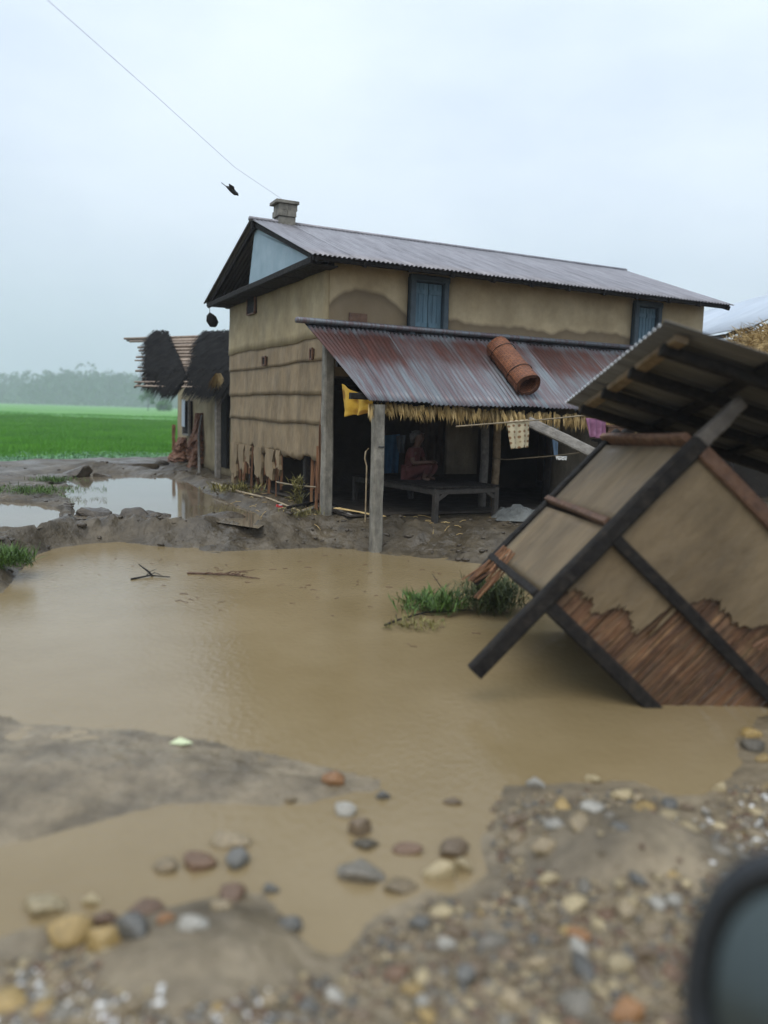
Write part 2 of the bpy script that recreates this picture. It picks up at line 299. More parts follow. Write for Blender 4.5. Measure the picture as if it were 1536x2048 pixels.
def weave(name, c0, c1, sx_=60, sy_=30):
    m = mk(name, [(.3, c0), (.7, c1)], scale=9, rough=(.5,.8), bump=0, rand=.1)
    t = m.node_tree; b = t.nodes['Principled BSDF']; L = t.links.new
    tcn = N(t, 'ShaderNodeTexCoord'); br = N(t, 'ShaderNodeTexBrick'); br.inputs['Scale'].default_value = 1
    br.inputs['Brick Width'].default_value = .085; br.inputs['Row Height'].default_value = .034; br.inputs['Mortar Size'].default_value = .006
    br.inputs['Color1'].default_value = (1,1,1,1); br.inputs['Color2'].default_value = (.75,.75,.75,1); br.inputs['Mortar'].default_value = (.25,.25,.25,1)
    L(tcn.outputs['UV'], br.inputs[0])
    src = b.inputs['Base Color'].links[0].from_socket
    mx = N(t, 'ShaderNodeMix', data_type='RGBA'); mx.blend_type = 'MULTIPLY'; mx.inputs[0].default_value = .8
    L(src, mx.inputs[6]); L(br.outputs[0], mx.inputs[7]); L(mx.outputs[2], b.inputs['Base Color'])
    bp = N(t, 'ShaderNodeBump'); bp.inputs['Strength'].default_value = .8; bp.inputs['Distance'].default_value = .01
    L(br.outputs[0], bp.inputs['Height']); L(bp.outputs[0], b.inputs['Normal']); return m
M['mat_weave'] = weave('mat_weave', (.17,.055,.022), (.33,.125,.052))

def leafmat(name, c0, c1, sc=3):
    m = mk(name, [(.3, c0), (.7, c1)], scale=sc, rough=(.5,.8), bump=0, shift=False)
    return m
M['rice'] = leafmat('rice', (.052,.215,.006), (.105,.33,.012), .25)
M['rice_far'] = leafmat('rice_far', (.052,.21,.008), (.10,.31,.014), .05)
M['weed'] = leafmat('weed', (.030,.070,.008), (.085,.165,.018), 6)
M['weed_dark'] = leafmat('weed_dark', (.018,.032,.006), (.055,.078,.014), 6)
M['weed_blue'] = leafmat('weed_blue', (.10,.24,.105), (.20,.38,.21), 1)
M['wood_far'] = leafmat('wood_far', (.012,.034,.016), (.03,.07,.03), .15)
M['tree_leaf'] = leafmat('tree_leaf', (.03,.11,.02), (.07,.19,.035), .6)
M['wilted'] = leafmat('wilted', (.10,.09,.02), (.24,.21,.06), 9)

# ------------------------------------------------------------------ terrain
def P(lst, z=0.0): return [(G(a, b, z).x, G(a, b, z).y) for a, b in lst]
POND = P([(-160,1330),(-60,1230),(0,1185),(38,1135),(105,1098),(180,1088),(240,1085),(320,1092),(380,1098),(430,1106),(470,1103),(560,1098),(640,1096),(700,1099),(760,1108),(850,1116),(960,1128),(1060,1135),(1200,1130),(1400,1145),(1540,1180),
          (1700,1300),(1640,1400),(1510,1435),(1485,1480),(1480,1530),(1400,1585),(1330,1585),(1250,1555),(1120,1560),(1000,1570),(990,1610),(1000,1680),(1030,1740),(940,1775),(860,1760),(780,1790),(725,1840),(700,1905),(640,1900),(600,1880),(560,1830),(520,1775),(430,1800),(330,1820),(240,1850),(100,1850),(0,1880),(-140,1900),(-160,1740),
          (0,1700),(180,1660),(330,1620),(430,1612),(520,1622),(620,1612),(700,1590),(770,1588),(775,1560),(700,1545),(605,1530),(500,1500),(400,1478),(280,1455),(150,1447),(60,1450),(0,1432),(-160,1420)])
PUD = 0.27
PUDDLES = [P(l, PUD) for l in (
    [(125,958),(180,948),(262,950),(300,956),(345,952),(390,962),(425,985),(470,1000),(540,1030),(500,1052),(420,1040),(340,1042),(250,1036),(190,1034),(150,1036),(140,1010),(128,985)],
    [(-120,1005),(0,1003),(70,1008),(118,1018),(128,1035),(100,1050),(40,1062),(-20,1060),(-120,1072)],
    [(-100,1462),(-40,1440),(0,1436),(50,1440),(66,1452),(30,1466),(-30,1475)])]
PUDDLES[2] = None
PUDDLES = [p for p in PUDDLES if p]
pf0, pf1 = G(-260, 930, .25), G(345, 916, .25)
def paddy_front(x):
    y = pf0.y + (pf1.y-pf0.y)*(x-pf0.x)/(pf1.x-pf0.x)
    return np.where(x > pf1.x, np.maximum(y, pf1.y + (x-pf1.x)*3.0), y)
def H(x, y):
    x = np.asarray(x, float); y = np.asarray(y, float)
    wx = x + .10*fbm(x, y, 1.6, 4, 3.1); wy = y + .10*fbm(x, y, 1.6, 4, 8.7)
    s = -sdist(wx, wy, POND)                             # > 0 on land
    far = sstep(y, 6.5, 9.5)
    top = .085 + .225*far
    hs_ = sstep(x+.12*y, -2.2, -.9)*far
    wd = .75*(1-far) + .36*far*(1-hs_) + 1.05*hs_
    rough = fbm(x, y, 2.2, 5, 1.0)
    land = top*sstep(s, -.02, wd) + (.034+.03*far)*rough*sstep(s, .02, .3) + (.022+.035*far)*fbm(x, y, 9, 4, 5, .6)*sstep(s, 0, .2)
    # broken clods along the washed-out bank
    clod = (.34*np.abs(fbm(x, y, 1.9, 3, 21.0)) + .13*np.abs(fbm(x, y, 6.5, 3, 33.0)) - .07)*far*sstep(s, -.05, .12)*(1-sstep(s, .7, 1.6))
    land = land + clod*(1-.55*hs_)
    deep = -np.minimum(.4, np.maximum(0, -s)*(.20+.45*far)) - .012*sstep(-s, 0, .1)
    z = np.where(s > 0, land, deep)
    # stony mud mound on the right of the gravel
    m1 = G(1215, 1690, .1); r = np.hypot((x-m1.x)/.42, (y-m1.y)/.30); z = z + .13*np.exp(-r**3)*(1+.4*rough)
    m2 = G(405, 1890, .1); r = np.hypot((x-m2.x)/.36, (y-m2.y)/.30)*(1+.25*fbm(x, y, 3, 2, 4)); z = z + .075*np.exp(-r**4)*(1+.35*rough)
    for p in PUDDLES:
        q = sdist(wx, wy, p); z = np.where(q > -.35, np.minimum(z, PUD+.05+(-q)*.25) , z); z = np.where(q > 0, np.minimum(z, PUD-.012-np.minimum(q*.15, .05)+.026*fbm(x, y, 1.2, 4, 12)), z)
    # house platform
    q0, q1 = (x-HB.x)*HU.x+(y-HB.y)*HU.y, (x-HB.x)*HV.x+(y-HB.y)*HV.y
    inside = sstep(q0, -.2, .3)*sstep(q1, -1.0, -.45)*(1-sstep(q1, 6, 7))*(1-sstep(q0, 9, 10))
    z = z*(1-inside) + (.36+.02*rough)*inside
    # berm between the house side and the puddle
    b = np.exp(-((q0+.55)/.35)**2)*sstep(q1, -.6, .3)*(1-sstep(q1, 8, 9)); z = z + .07*b
    # dug earth at the edge of the paddy
    e = G(178, 940, .3); z = z + .20*np.exp(-(((x-e.x)/1.0)**2+((y-e.y)/.55)**2))*(1+.5*rough)
    pd = y - paddy_front(x)
    z = np.where(pd > 0, z*(1-sstep(pd, 0, 1.2)) + .06*sstep(pd, 0, 1.2), z)
    return z
def hz(x, y): return float(H(np.array([x]), np.array([y]))[0])
def ground_at(px, py):
    z = .08
    for i in range(5):
        p = G(px, py, z); z = max(0.0, hz(p.x, p.y))
    return Vector((p.x, p.y, z))
def spaced(a, b, step, gr, lim0, lim1):
    v = list(np.arange(a, b+1e-6, step)); s = step; x = a
    while x > lim0: s *= gr; x -= s; v.insert(0, x)
    s = step; x = v[-1]
    while x < lim1: s *= gr; x += s; v.append(x)
    return np.array(v)
X = spaced(-7, 7, .045, 1.18, -1500, 1500)
Y1 = np.arange(1.6, 9, .035); Y2 = np.arange(9, 16, .045); Y = np.concatenate([[-300,-60,-20,-8,-3,0,1], Y1, Y2])
s_ = .045; y_ = Y[-1]; e_ = []
while y_ < 2000: s_ *= 1.09; y_ += s_; e_.append(y_)
Y = np.concatenate([Y, e_])
gx, gy = np.meshgrid(X, Y); gz = H(gx.ravel(), gy.ravel())
nx, ny = len(X), len(Y)
ii = (np.arange(ny-1)[:,None]*nx + np.arange(nx-1)[None,:]).ravel()
gm = fast_mesh('ground', np.stack([gx.ravel(), gy.ravel(), gz], 1), np.stack([ii, ii+1, ii+nx+1, ii+nx], 1), 4)
tag(obj('ground', gm, M['mud_ground'], smooth=True), kind='structure')

def flat(name, poly, z, mat):
    bm = bmesh.new(); f = bm.faces.new([bm.verts.new((x, y, z)) for x, y in poly]); bmesh.ops.triangulate(bm, faces=[f]); 
    if f.is_valid and f.normal.z < 0: bmesh.ops.reverse_faces(bm, faces=bm.faces)
    m = bpy.data.meshes.new(name); bm.to_mesh(m); bm.free(); 
    return tag(obj(name, m, mat), kind='structure')
px0, px1 = min(p[0] for p in POND)-1, max(p[0] for p in POND)+1
# one water sheet under the whole hollow; the banks rise through it
flat('pond_water', [(px0, 2.0), (px1, 2.0), (px1, 12.6), (px0, 12.6)], 0.0, M['pond'])
for p in PUDDLES:
    c = (sum(a for a, b in p)/len(p), sum(b for a, b in p)/len(p))
    flat('puddle_water', [(c[0]+(a-c[0])*1.06, c[1]+(b-c[1])*1.06) for a, b in p], PUD, M['puddle'])
# ---- paddy
flat('paddy_water', [(-400, float(paddy_front(np.array([-400.]))[0])+.4), (pf0.x, pf0.y+.4), (pf1.x, pf1.y+.4), (60, float(paddy_front(np.array([60.]))[0])), (600, 790), (-700, 790)], .12, M['paddy'])
def rice():
    rs = np.random.RandomState(5); V = []
    n = 52000
    t = rs.rand(n); y = 23 + (125-23)*t**1.6; rt = rs.uniform(-.66, -.18, n); x = rt*y
    keep = (y > paddy_front(x)+2.8+1.5*fbm(x, y, .6, 3)) ; x = x[keep]; y = y[keep]; n = len(x)
    # keep off the neighbouring hut
    lx = (x-HB.x)*HU.x+(y-HB.y)*HU.y; lv = (x-HB.x)*HV.x+(y-HB.y)*HV.y
    k2 = ~((lx > -.3) & (lv < 17)); x = x[k2]; y = y[k2]; n = len(x)
    hgt = .34+.16*fbm(x, y, .12, 3)+rs.uniform(-.06, .06, n); hgt *= .5+.5*sstep(y-paddy_front(x), 3.5, 9)
    B = 6; vs_ = np.zeros((n, B, 3, 3), np.float32)
    for b in range(B):
        a = rs.uniform(0, 2*np.pi, n); w = (.010+.0009*y)*rs.uniform(.7, 1.3, n); ln = rs.uniform(.03, .16, n)
        bx = x+rs.uniform(-.07, .07, n); by = y+rs.uniform(-.07, .07, n)
        dx, dy = np.cos(a), np.sin(a); pa = rs.uniform(0, np.pi, n)
        vs_[:, b, 0] = np.stack([bx-np.cos(pa)*w, by-np.sin(pa)*w, np.full(n, .08)], 1)
        vs_[:, b, 1] = np.stack([bx+np.cos(pa)*w, by+np.sin(pa)*w, np.full(n, .08)], 1)
        vs_[:, b, 2] = np.stack([bx+dx*ln, by+dy*ln, .12+hgt*rs.uniform(.7, 1.1, n)], 1)
    v = vs_.reshape(-1, 3); return fast_mesh('rice_plants', v, np.arange(len(v)), 3)
tag(obj('rice_plants', rice(), M['rice']), 'bright green young rice filling the flat paddy field', 'rice', kind='stuff')
# far rice reads as one carpet
xs = np.concatenate([np.arange(-700, -60, 16.), np.arange(-60, 200, 12.)]); ys = np.concatenate([np.arange(95, 180, 2.5), np.arange(180, 760, 18.)])
gx, gy = np.meshgrid(xs, ys); z = .40+.05*fbm(gx.ravel(), gy.ravel(), .2, 3)+np.random.uniform(-.02, .02, gx.size); z[:len(xs)] = .1
ii = (np.arange(len(ys)-1)[:,None]*len(xs)+np.arange(len(xs)-1)[None,:]).ravel(); w_ = len(xs)
tag(obj('far_rice', fast_mesh('far_rice', np.stack([gx.ravel(), gy.ravel(), z], 1), np.stack([ii, ii+1, ii+w_+1, ii+w_], 1), 4), M['rice_far'], smooth=True), 'green carpet of distant rice below the misty wood', 'rice', kind='stuff')
# low weeds on the wet paddy margin
def leaf_mesh(name, pts, n_each, size, hh, seed=1, spread=.2, width=.25):
    rs = np.random.RandomState(seed); pts = np.asarray(pts, float); c = np.repeat(pts, n_each, 0); n = len(c)
    c = c + np.stack([rs.normal(0, spread, n), rs.normal(0, spread, n), np.zeros(n)], 1)
    a = rs.uniform(0, 2*np.pi, n); el = rs.uniform(.15, 1.35, n); L = size*rs.uniform(.5, 1.2, n); w = L*width
    d = np.stack([np.cos(a)*np.cos(el), np.sin(a)*np.cos(el), np.sin(el)], 1); sd = np.stack([-np.sin(a), np.cos(a), np.zeros(n)], 1)
    base = c + np.stack([np.zeros(n), np.zeros(n), rs.uniform(0, hh, n)], 1)
    tip = base + d*L[:,None]; tip[:,2] -= L*.25*rs.rand(n); mid = base + d*(L*.5)[:,None]
    v = np.stack([base, mid+sd*w[:,None]*.5, tip, mid-sd*w[:,None]*.5], 1).reshape(-1, 3)
    return fast_mesh(name, v, np.arange(len(v)), 4)
rs = np.random.RandomState(11); pts = []
while len(pts) < 2200:
    x = rs.uniform(-17, -5.6); y = float(paddy_front(np.array([x]))[0]) + rs.uniform(.1, 6.0)
    if fbm(np.array([x]), np.array([y]), .9, 3, 4)[0] > -.25: pts.append((x, y, .10))
tag(obj('margin_weeds', leaf_mesh('margin_weeds', pts, 16, .10, .13, 2, .22, .4), M['weed_blue']), 'low blue-green weeds along the wet edge of the rice field', 'weeds', kind='stuff')

# ---- distant wood, hill, one nearer tree
def wood():
    rs = np.random.RandomState(8); V = []
    for i in range(210):
        x = rs.uniform(-640, 320); y = 740 + rs.uniform(-25, 90); hgt = 15.0 + 24*max(0, fbm(np.array([x]), np.array([3.]), .013, 3, 2)[0]+.45) + rs.uniform(-5, 5); rad = hgt*rs.uniform(.38, .62)
        for k in range(rs.randint(4, 8)):
            a = rs.uniform(0, 6.28); q = rs.uniform(0, .7)*rad; cx, cy, cz = x+math.cos(a)*q, y+math.sin(a)*q, hgt*rs.uniform(.35, .85); r = rad*rs.uniform(.35, .6)
            m = 40; dv = rs.normal(size=(m, 3)); dv /= np.linalg.norm(dv, axis=1)[:,None]; c = np.array([cx, cy, cz])+dv*(r*rs.uniform(.6, 1.05, m))[:,None]*np.array([1, 1, .8])
            u = rs.normal(size=(m, 3)); u /= np.linalg.norm(u, axis=1)[:,None]; w = np.cross(u, dv); w /= np.linalg.norm(w, axis=1)[:,None]+1e-9; s = rs.uniform(1.0, 2.3, m)[:,None]
            V.append(np.stack([c-u*s, c-w*s*.7, c+u*s, c+w*s*.7], 1).reshape(-1, 3))
        m = 60; c = np.stack([x+rs.uniform(-12, 12, m), y-8+rs.uniform(-5, 5, m), rs.uniform(.3, hgt*.45, m)], 1); u = rs.normal(size=(m, 3)); w = rs.normal(size=(m, 3)); s = 1.7
        V.append(np.stack([c-u*s, c-w*s, c+u*s, c+w*s], 1).reshape(-1, 3))
    v = np.concatenate(V); return fast_mesh('distant_wood', v, np.arange(len(v)), 4)
tag(obj('distant_wood', wood(), M['wood_far']), 'misty belt of distant trees beyond the rice field', 'wood', kind='stuff')
hx = np.linspace(-900, 700, 90); hv = []
for k in range(6):
    for x in hx: hv.append((x, 1000+k*25, 0 if k == 0 else (30+40*fbm(np.array([x]), np.array([1.]), .004, 4, 5)[0]+5*fbm(np.array([x]), np.array([k*9.]), .03, 3, 5)[0])*math.sin(k/5*1.5)))
hf = [(k*90+i, k*90+i+1, (k+1)*90+i+1, (k+1)*90+i) for k in range(5) for i in range(89)]
mb = MB(); mb.add(hv, hf); tag(mb.build('hill', M['wood_far'], smooth=True), kind='structure')
def leafball(rs, centers, m, size):
    V = []
    for c0, r in centers:
        dv = rs.normal(size=(m, 3)); dv /= np.linalg.norm(dv, axis=1)[:,None]; c = np.array(c0)+dv*(r*rs.uniform(.3, 1.05, m))[:,None]
        u = rs.normal(size=(m, 3)); u /= np.linalg.norm(u, axis=1)[:,None]; w = np.cross(u, dv); w /= np.linalg.norm(w, axis=1)[:,None]+1e-9
        V.append(np.stack([c-u*size, c-w*size*.6, c+u*size, c+w*size*.6], 1).reshape(-1, 3))
    return np.concatenate(V)
def tree(name, px, Yd, hgt, rad, label):
    b = at(px, 812, Yd); r = empty(name, (b.x, b.y, .1)); tag(r, label, 'tree'); rs = np.random.RandomState(int(px))
    mb = MB(); mb.tube([(0,0,0),(.05,0,hgt*.3),(0,.05,hgt*.6)], [.14,.11,.05], 7)
    for k in range(4):
        a = k*1.7; mb.tube([(0,0,hgt*(.25+.08*k)), (math.cos(a)*rad*.5, math.sin(a)*rad*.5, hgt*(.45+.1*k))], [.06,.025], 5)
    mb.build('trunk', M['wood_dark'], r)
    cs = [((rs.uniform(-.6,.6)*rad, rs.uniform(-.6,.6)*rad, hgt*rs.uniform(.35,.9)), rad*rs.uniform(.28,.5)) for k in range(12)]
    v = leafball(rs, cs, 90, .34); obj('crown', fast_mesh('crown', v, np.arange(len(v)), 4), M['tree_leaf'], r)
tree('tree', 296, 260, 8.0, 3.3, 'small round green tree standing alone before the misty wood')
tree('bush', 328, 260, 3.4, 3.3, 'low green bush right of the small lone tree')

# ------------------------------------------------------------------ shared makers
def sheet_mesh(name, w, L, skew=0.0, period=.076, amp=.013, ny=5, spw=6, sag=0.0):
    n = max(2, int(round(w/period*spw))); v = []; f = []
    for j in range(ny+1):
        t = j/ny
        for i in range(n+1):
            x = i/n*w; v.append((x + skew*t*(1-x/w if skew else 0), t*L, amp*math.sin(2*math.pi*x/period) - sag*math.sin(math.pi*t)))
    for j in range(ny):
        for i in range(n): a = j*(n+1)+i; f.append((a, a+1, a+n+2, a+n+1))
    nb = len(v)
    for q in list(v): v.append((q[0], q[1], q[2]-.0025))
    f += [tuple(nb+k for k in reversed(fc)) for fc in list(f)]
    for j in (0, ny):
        for i in range(n):
            a = j*(n+1)+i; f.append((a, a+1, nb+a+1, nb+a) if j else (a+1, a, nb+a, nb+a+1))
    m = bpy.data.meshes.new(name); m.from_pydata(v, [], f); m.update(); m.polygons.foreach_set('use_smooth', [True]*len(m.polygons)); return m
def frame(o_, x, y):                     # matrix with origin o_, x axis x, y axis y (orthonormalised)
    x = Vector(x).normalized(); y = Vector(y); y = (y - x*y.dot(x)).normalized(); z = x.cross(y); o_ = Vector(o_)
    return Matrix(((x.x,y.x,z.x,o_.x),(x.y,y.y,z.y,o_.y),(x.z,y.z,z.z,o_.z),(0,0,0,1)))
def slab(outline, th, fn, mid=True):
    """thick slab over a 2D outline (list of (a,b)); fn(a,b,c) -> point, c = depth 0..th. Centre fan keeps jagged outlines valid when star-shaped; else ngon."""
    mb = MB(); n = len(outline)
    v = [fn(a, b, 0) for a, b in outline] + [fn(a, b, th) for a, b in outline]
    f = [tuple(range(n)), tuple(range(2*n-1, n-1, -1))] + [((i+1) % n, i, n+i, n+(i+1) % n) for i in range(n)]
    mb.add(v, f); return mb
def fixn(ob):
    bm = bmesh.new(); bm.from_mesh(ob.data); bmesh.ops.triangulate(bm, faces=[f for f in bm.faces if len(f.verts) > 4]); bmesh.ops.recalc_face_normals(bm, faces=bm.faces); bm.to_mesh(ob.data); bm.free(); return ob
def jag(p, q, n, amp, rs):
    out = []
    for i in range(n):
        t = i/n; dx, dy = q[0]-p[0], q[1]-p[1]; L = math.hypot(dx, dy)+1e-9; k = rs.uniform(-amp, amp)
        out.append((p[0]+dx*t-dy/L*k, p[1]+dy*t+dx/L*k))
    return out
def grid_patch(fn, na, nb, th=.02, closed=True):
    """curved sheet; fn(a,b) in 0..1 -> (point, normal)"""
    v = []; f = []
    for j in range(nb+1):
        for i in range(na+1): p, n_ = fn(i/na, j/nb); v.append(Vector(p)+Vector(n_)*th)
    k0 = len(v)
    for j in range(nb+1):
        for i in range(na+1): p, n_ = fn(i/na, j/nb); v.append(Vector(p))
    w = na+1
    for j in range(nb):
        for i in range(na):
            a = j*w+i; f.append((a, a+1, a+w+1, a+w)); f.append((k0+a, k0+a+w, k0+a+w+1, k0+a+1))
    per = [i for i in range(na)]+[j*w+na for j in range(nb)]+[nb*w+i for i in range(na, 0, -1)]+[j*w for j in range(nb, 0, -1)]
    for i in range(len(per)): a, b = per[i], per[(i+1) % len(per)]; f.append((b, a, k0+a, k0+b))
    mb = MB(); mb.add(v, f); return mb
rj = random.Random(12)

# ------------------------------------------------------------------ two-storey mud house with porch
HM = Matrix(((HU.x, HV.x, 0, HB.x), (HU.y, HV.y, 0, HB.y), (0, 0, 1, 0), (0, 0, 0, 1)))
HOUSE = empty('mud_house', mat=HM)
tag(HOUSE, 'two-storey mud house with grey tin gable roof, blue windows and a rusty porch', 'house')
GW, GL = 5.5, 7.85; EZ, RZ, RV = 4.18, 5.26, 2.55
# walls: upper front with two window openings, lower front, rear, right gable
def wall_front(mb, u0, u1, z0, z1, v0=0, th=.16):
    nu, nz = max(1, int((u1-u0)/.25)), max(1, int((z1-z0)/.25))
    def fn(a, b):
        u, z = u0+(u1-u0)*a, z0+(z1-z0)*b
        return (u, v0-.018*float(fbm(u, z, 1.4, 3, 2)), z), (0, 1, 0)
    g = grid_patch(fn, nu, nz, th); mb.add(g.v, g.f)
mb = MB()
for a, b in ((0, 1.33), (2.08, 6.02), (6.72, GL)): wall_front(mb, a, b, 2.5, 4.34)
for a, b in ((1.33, 2.08), (6.02, 6.72)): wall_front(mb, a, b, 2.5, 3.16); wall_front(mb, a, b, 4.11, 4.34, v0=.01)
fixn(mb.build('upper_front_wall', M['stained_wall'], HOUSE, True))
mb = MB(); wall_front(mb, 4.42, GL, .3, 2.495); wall_front(mb, 2.25, 2.85, .95, 2.4, v0=.12, th=.1); fixn(mb.build('lower_front_wall', M['mud_umber'], HOUSE, True))
mb = MB(); mb.box((GL/2, GW-.08, 2.25), (GL, .16, 3.89)); mb.box((GL-.082, GW/2, 2.25), (.16, GW-.34, 3.88)); mb.build('rear_wall', M['mud_panel'], HOUSE)
mb = MB(); mb.box((GL/2, GW/2+.12, 2.43), (GL-.5, GW-.7, .10)); mb.build('upper_floor', M['wood_dark'], HOUSE)
mb = MB(); mb.box((3.2, 2.9, 1.35), (6, .12, 2.0)); mb.build('inner_wall', M['dark_mud'], HOUSE)
M['shaded_earth_floor'] = mk('shaded_earth_floor', [(.3,(.022,.017,.012)),(.7,(.055,.043,.030))], scale=3, rough=(.6,.9), bump=.6, bscale=14)  # near-black earth slab, added to deepen the shade under porch and rooms
mb = MB(); g_ = grid_patch(lambda a, b: ((.12+7.4*a, -.62+5.9*b+.06*float(fbm(a*30, 3., 1, 3)) *(b < .01), .37+.012*float(fbm(a*20, b*14, 1, 3, 5))), (0,0,1)), 30, 20, .03); fixn(g_.build('shaded_earth_floor', M['shaded_earth_floor'], HOUSE, True))
# gable wall: horizontal plaster bands, each its own piece, overlapping the one below
bands = [(1.20, 1.76, 0), (1.74, 2.24, .012), (2.22, 2.75, .022), (2.73, 3.10, .030), (3.08, 4.18, .036)]
for k, (z0, z1, off) in enumerate(bands):
    def fn(a, b, z0=z0, z1=z1, off=off, k=k):
        v = GW*a+.02; sag = .014*math.sin(a*7+k*2.1)+.028*float(fbm(v, k*3.3, 2.2, 3, 6))
        lo = z0+sag*.8
        if k == 0: lo = 1.17+.22*sstep(v, 3.0, 3.4)*0 + .09*float(fbm(v, 5., 2.6, 4, 6)) + .05*rj.uniform(-1, 1)
        hi = z1+(0.02 if k < 4 else 0)
        z = lo+(hi-lo)*b
        return (-.02-off-.015*(1-b)**2*(k > 0)-.02*float(fbm(v, z, 1.7, 4, 3)), v, z), (1, 0, 0)
    p = fixn(grid_patch(fn, 40, 7, .11-off*.5).build('wall_panel', M['mud_panel'] if k < 4 else M['mud_wall'], HOUSE, True))
# plaster flakes that still hang below the lowest band + bare wattle
for v0, v1, zb in ((5.0, 5.5, .50), (4.45, 4.85, .62), (4.0, 4.4, .78), (3.25, 3.75, .58), (2.55, 3.05, .66), (2.15, 2.4, .8)):
    ol = [(v0, 1.22)] + jag((v0, 1.2), (v0+.05, zb), 5, .05, rj) + jag((v0+.05, zb), (v1-.05, zb+.12), 4, .07, rj) + jag((v1-.05, zb+.1), (v1, 1.22), 5, .05, rj) + [(v1, 1.22)]
    fixn(slab(ol, .05, lambda a, b, c: (-.03+c, a, b)).build('plaster_flake', M['mud_panel'], HOUSE))
for k in range(46):
    v = rj.uniform(.05, 5.45)
    if .35 < v < 1.75 and rj.random() < .93: continue
    zb = rj.uniform(.32, .75); mb = MB(); q = rj.uniform(-.03, .03)
    mb.beam((.02+rj.uniform(-.02,.03), v+q, 1.32+rj.uniform(-.05,.2)), (.02+rj.uniform(-.05,.04), v, zb), rj.uniform(.018,.05), .012, 4, .006)
    mb.build('wattle_stick', M['wattle'], HOUSE)
# torn vertical wattle edge beside the corner post
for k in range(9):
    mb = MB(); v = .06+.03*k+rj.uniform(-.02,.02); mb.beam((-.03, v, rj.uniform(1.5, 3.2) if k < 5 else 1.4), (-.02+rj.uniform(-.05,.02), v+rj.uniform(-.04,.04), rj.uniform(.36, .7)), .028, .012, 7, .008)
    mb.build('wattle_stick', M['wattle'], HOUSE)
mb = MB(); mb.beam((.08, 1.05, .3), (.08, 1.05, 2.3), .12, .12); mb.build('inner_post', M['wood_dark'], HOUSE)
mb = MB(); mb.beam((.03, 4.1, .3), (.03, 4.1, 1.35), .09, .09); mb.build('inner_post', M['wood_dark'], HOUSE)
mb = MB(); mb.tube([hpu(553, 964, -.05), hpu(592, 971, -.08), hpu(632, 974, -.06)], .014, 6); mb.build('cross_stick', M['bamboo'], HOUSE)
# small openings
for (px, py, w, h, m_) in ((505, 606, .50, .42, 'wood_dark'), (531, 722, .18, .15, 'wood_dark'), (626, 708, .10, .16, 'wood_dark')):
    c = hpu(px, py, -.07); mb = MB(); mb.box((-.075, c.y, c.z), (.06, w, h)); vt = mb.build('vent_opening', M['wood_dark'], HOUSE)  # solid dark block; the shade inside the hole is painted by its colour
    mb = MB()
    for s in (-1, 1): mb.beam((-.10, c.y+s*w/2, c.z-h/2), (-.10, c.y+s*w/2, c.z+h/2), .035, .03, 2, .002); mb.beam((-.10, c.y-w/2, c.z+s*h/2), (-.10, c.y+w/2, c.z+s*h/2), .035, .03, 2, .002)
    mb.build('vent_frame', M['wood_brown'], vt)
c = hp(716, 640, -.02); mb = MB(); mb.box((c.x, -.01, c.z), (.30, .05, .20)); mb.build('vent_opening', M['wood_brown'], HOUSE)
# shuttered windows
for u0, u1 in ((1.35, 2.06), (6.04, 6.70)):
    mb = MB(); z0, z1 = 3.18, 4.10
    for u in (u0+.05, u1-.05): mb.beam((u, -.02, z0), (u, -.02, z1), .10, .12, 3, .003)
    mb.beam((u0, -.025, z1), (u1, -.025, z1), .12, .10, 3, .003); mb.beam((u0, -.03, z0), (u1, -.03, z0), .14, .07, 3, .003)
    w = mb.build('window', M['blue_dark'], HOUSE)
    mb = MB(); mb.box(((u0+u1)/2, .10, (z0+z1)/2), (u1-u0+.04, .02, z1-z0+.04)); mb.build('backing', M['wood_dark'], w)  # added dark panel: stands for the unlit room and blocks the sky behind
    for s in (0, 1):
        a, b = u0+.10+s*(u1-u0-.2)/2, u0+.10+(s+1)*(u1-u0-.2)/2
        mb = MB(); mb.box(((a+b)/2, .02, (z0+z1)/2), (b-a-.012, .035, z1-z0-.13))
        for zz in (z0+.2, z1-.2): mb.box(((a+b)/2, -.004, zz), (b-a-.03, .02, .07))
        for k in range(1, 3): mb.box((a+(b-a)*k/3, -.001, (z0+z1)/2), (.010, .012, z1-z0-.15))
        mb.build('shutter', M['blue_paint'], w)
# roof
RF = MB()
RF.beam((-.48, RV, RZ-.10), (8.05, RV, RZ-.10), .09, .12); RF.beam((-.45, -.42, EZ-.02), (8.02, -.42, EZ-.02), .06, .09); RF.beam((-.45, GW+.4, EZ-.02), (8.02, GW+.4, EZ-.02), .06, .09)
RF.beam((-.03, -.1, EZ-.04), (-.03, GW+.3, EZ-.04), .10, .12); RF.beam((-.42, -.35, EZ-.05), (-.42, GW+.35, EZ-.05), .06, .10)
for u in np.linspace(-.4, 7.98, 12):
    RF.beam((u, RV, RZ-.09), (u, -.48, EZ-.06), .05, .08, 2); RF.beam((u, RV, RZ-.09), (u, GW+.48, EZ-.06), .05, .08, 2)
ROOF = RF.build('roof_frame', M['wood_dark'], HOUSE)
sf = Vector((0, -.5-RV, EZ-RZ)); sr = Vector((0, GW+.5-RV, EZ-RZ))
mF = sheet_mesh('roof_sheet', .80, sf.length); mRr = sheet_mesh('roof_sheet', .80, sr.length)
for k in range(12):
    u = -.5+.708*k
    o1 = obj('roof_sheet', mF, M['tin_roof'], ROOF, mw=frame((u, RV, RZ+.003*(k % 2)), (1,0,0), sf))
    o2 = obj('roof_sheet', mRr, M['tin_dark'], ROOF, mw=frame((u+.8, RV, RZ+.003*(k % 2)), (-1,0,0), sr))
mb = MB(); mb.tube([(-.52, RV, RZ+.005), (8.1, RV, RZ+.005)], .07, 10, flat=.55); mb.build('ridge_cap', M['tin_roof'], ROOF, True)
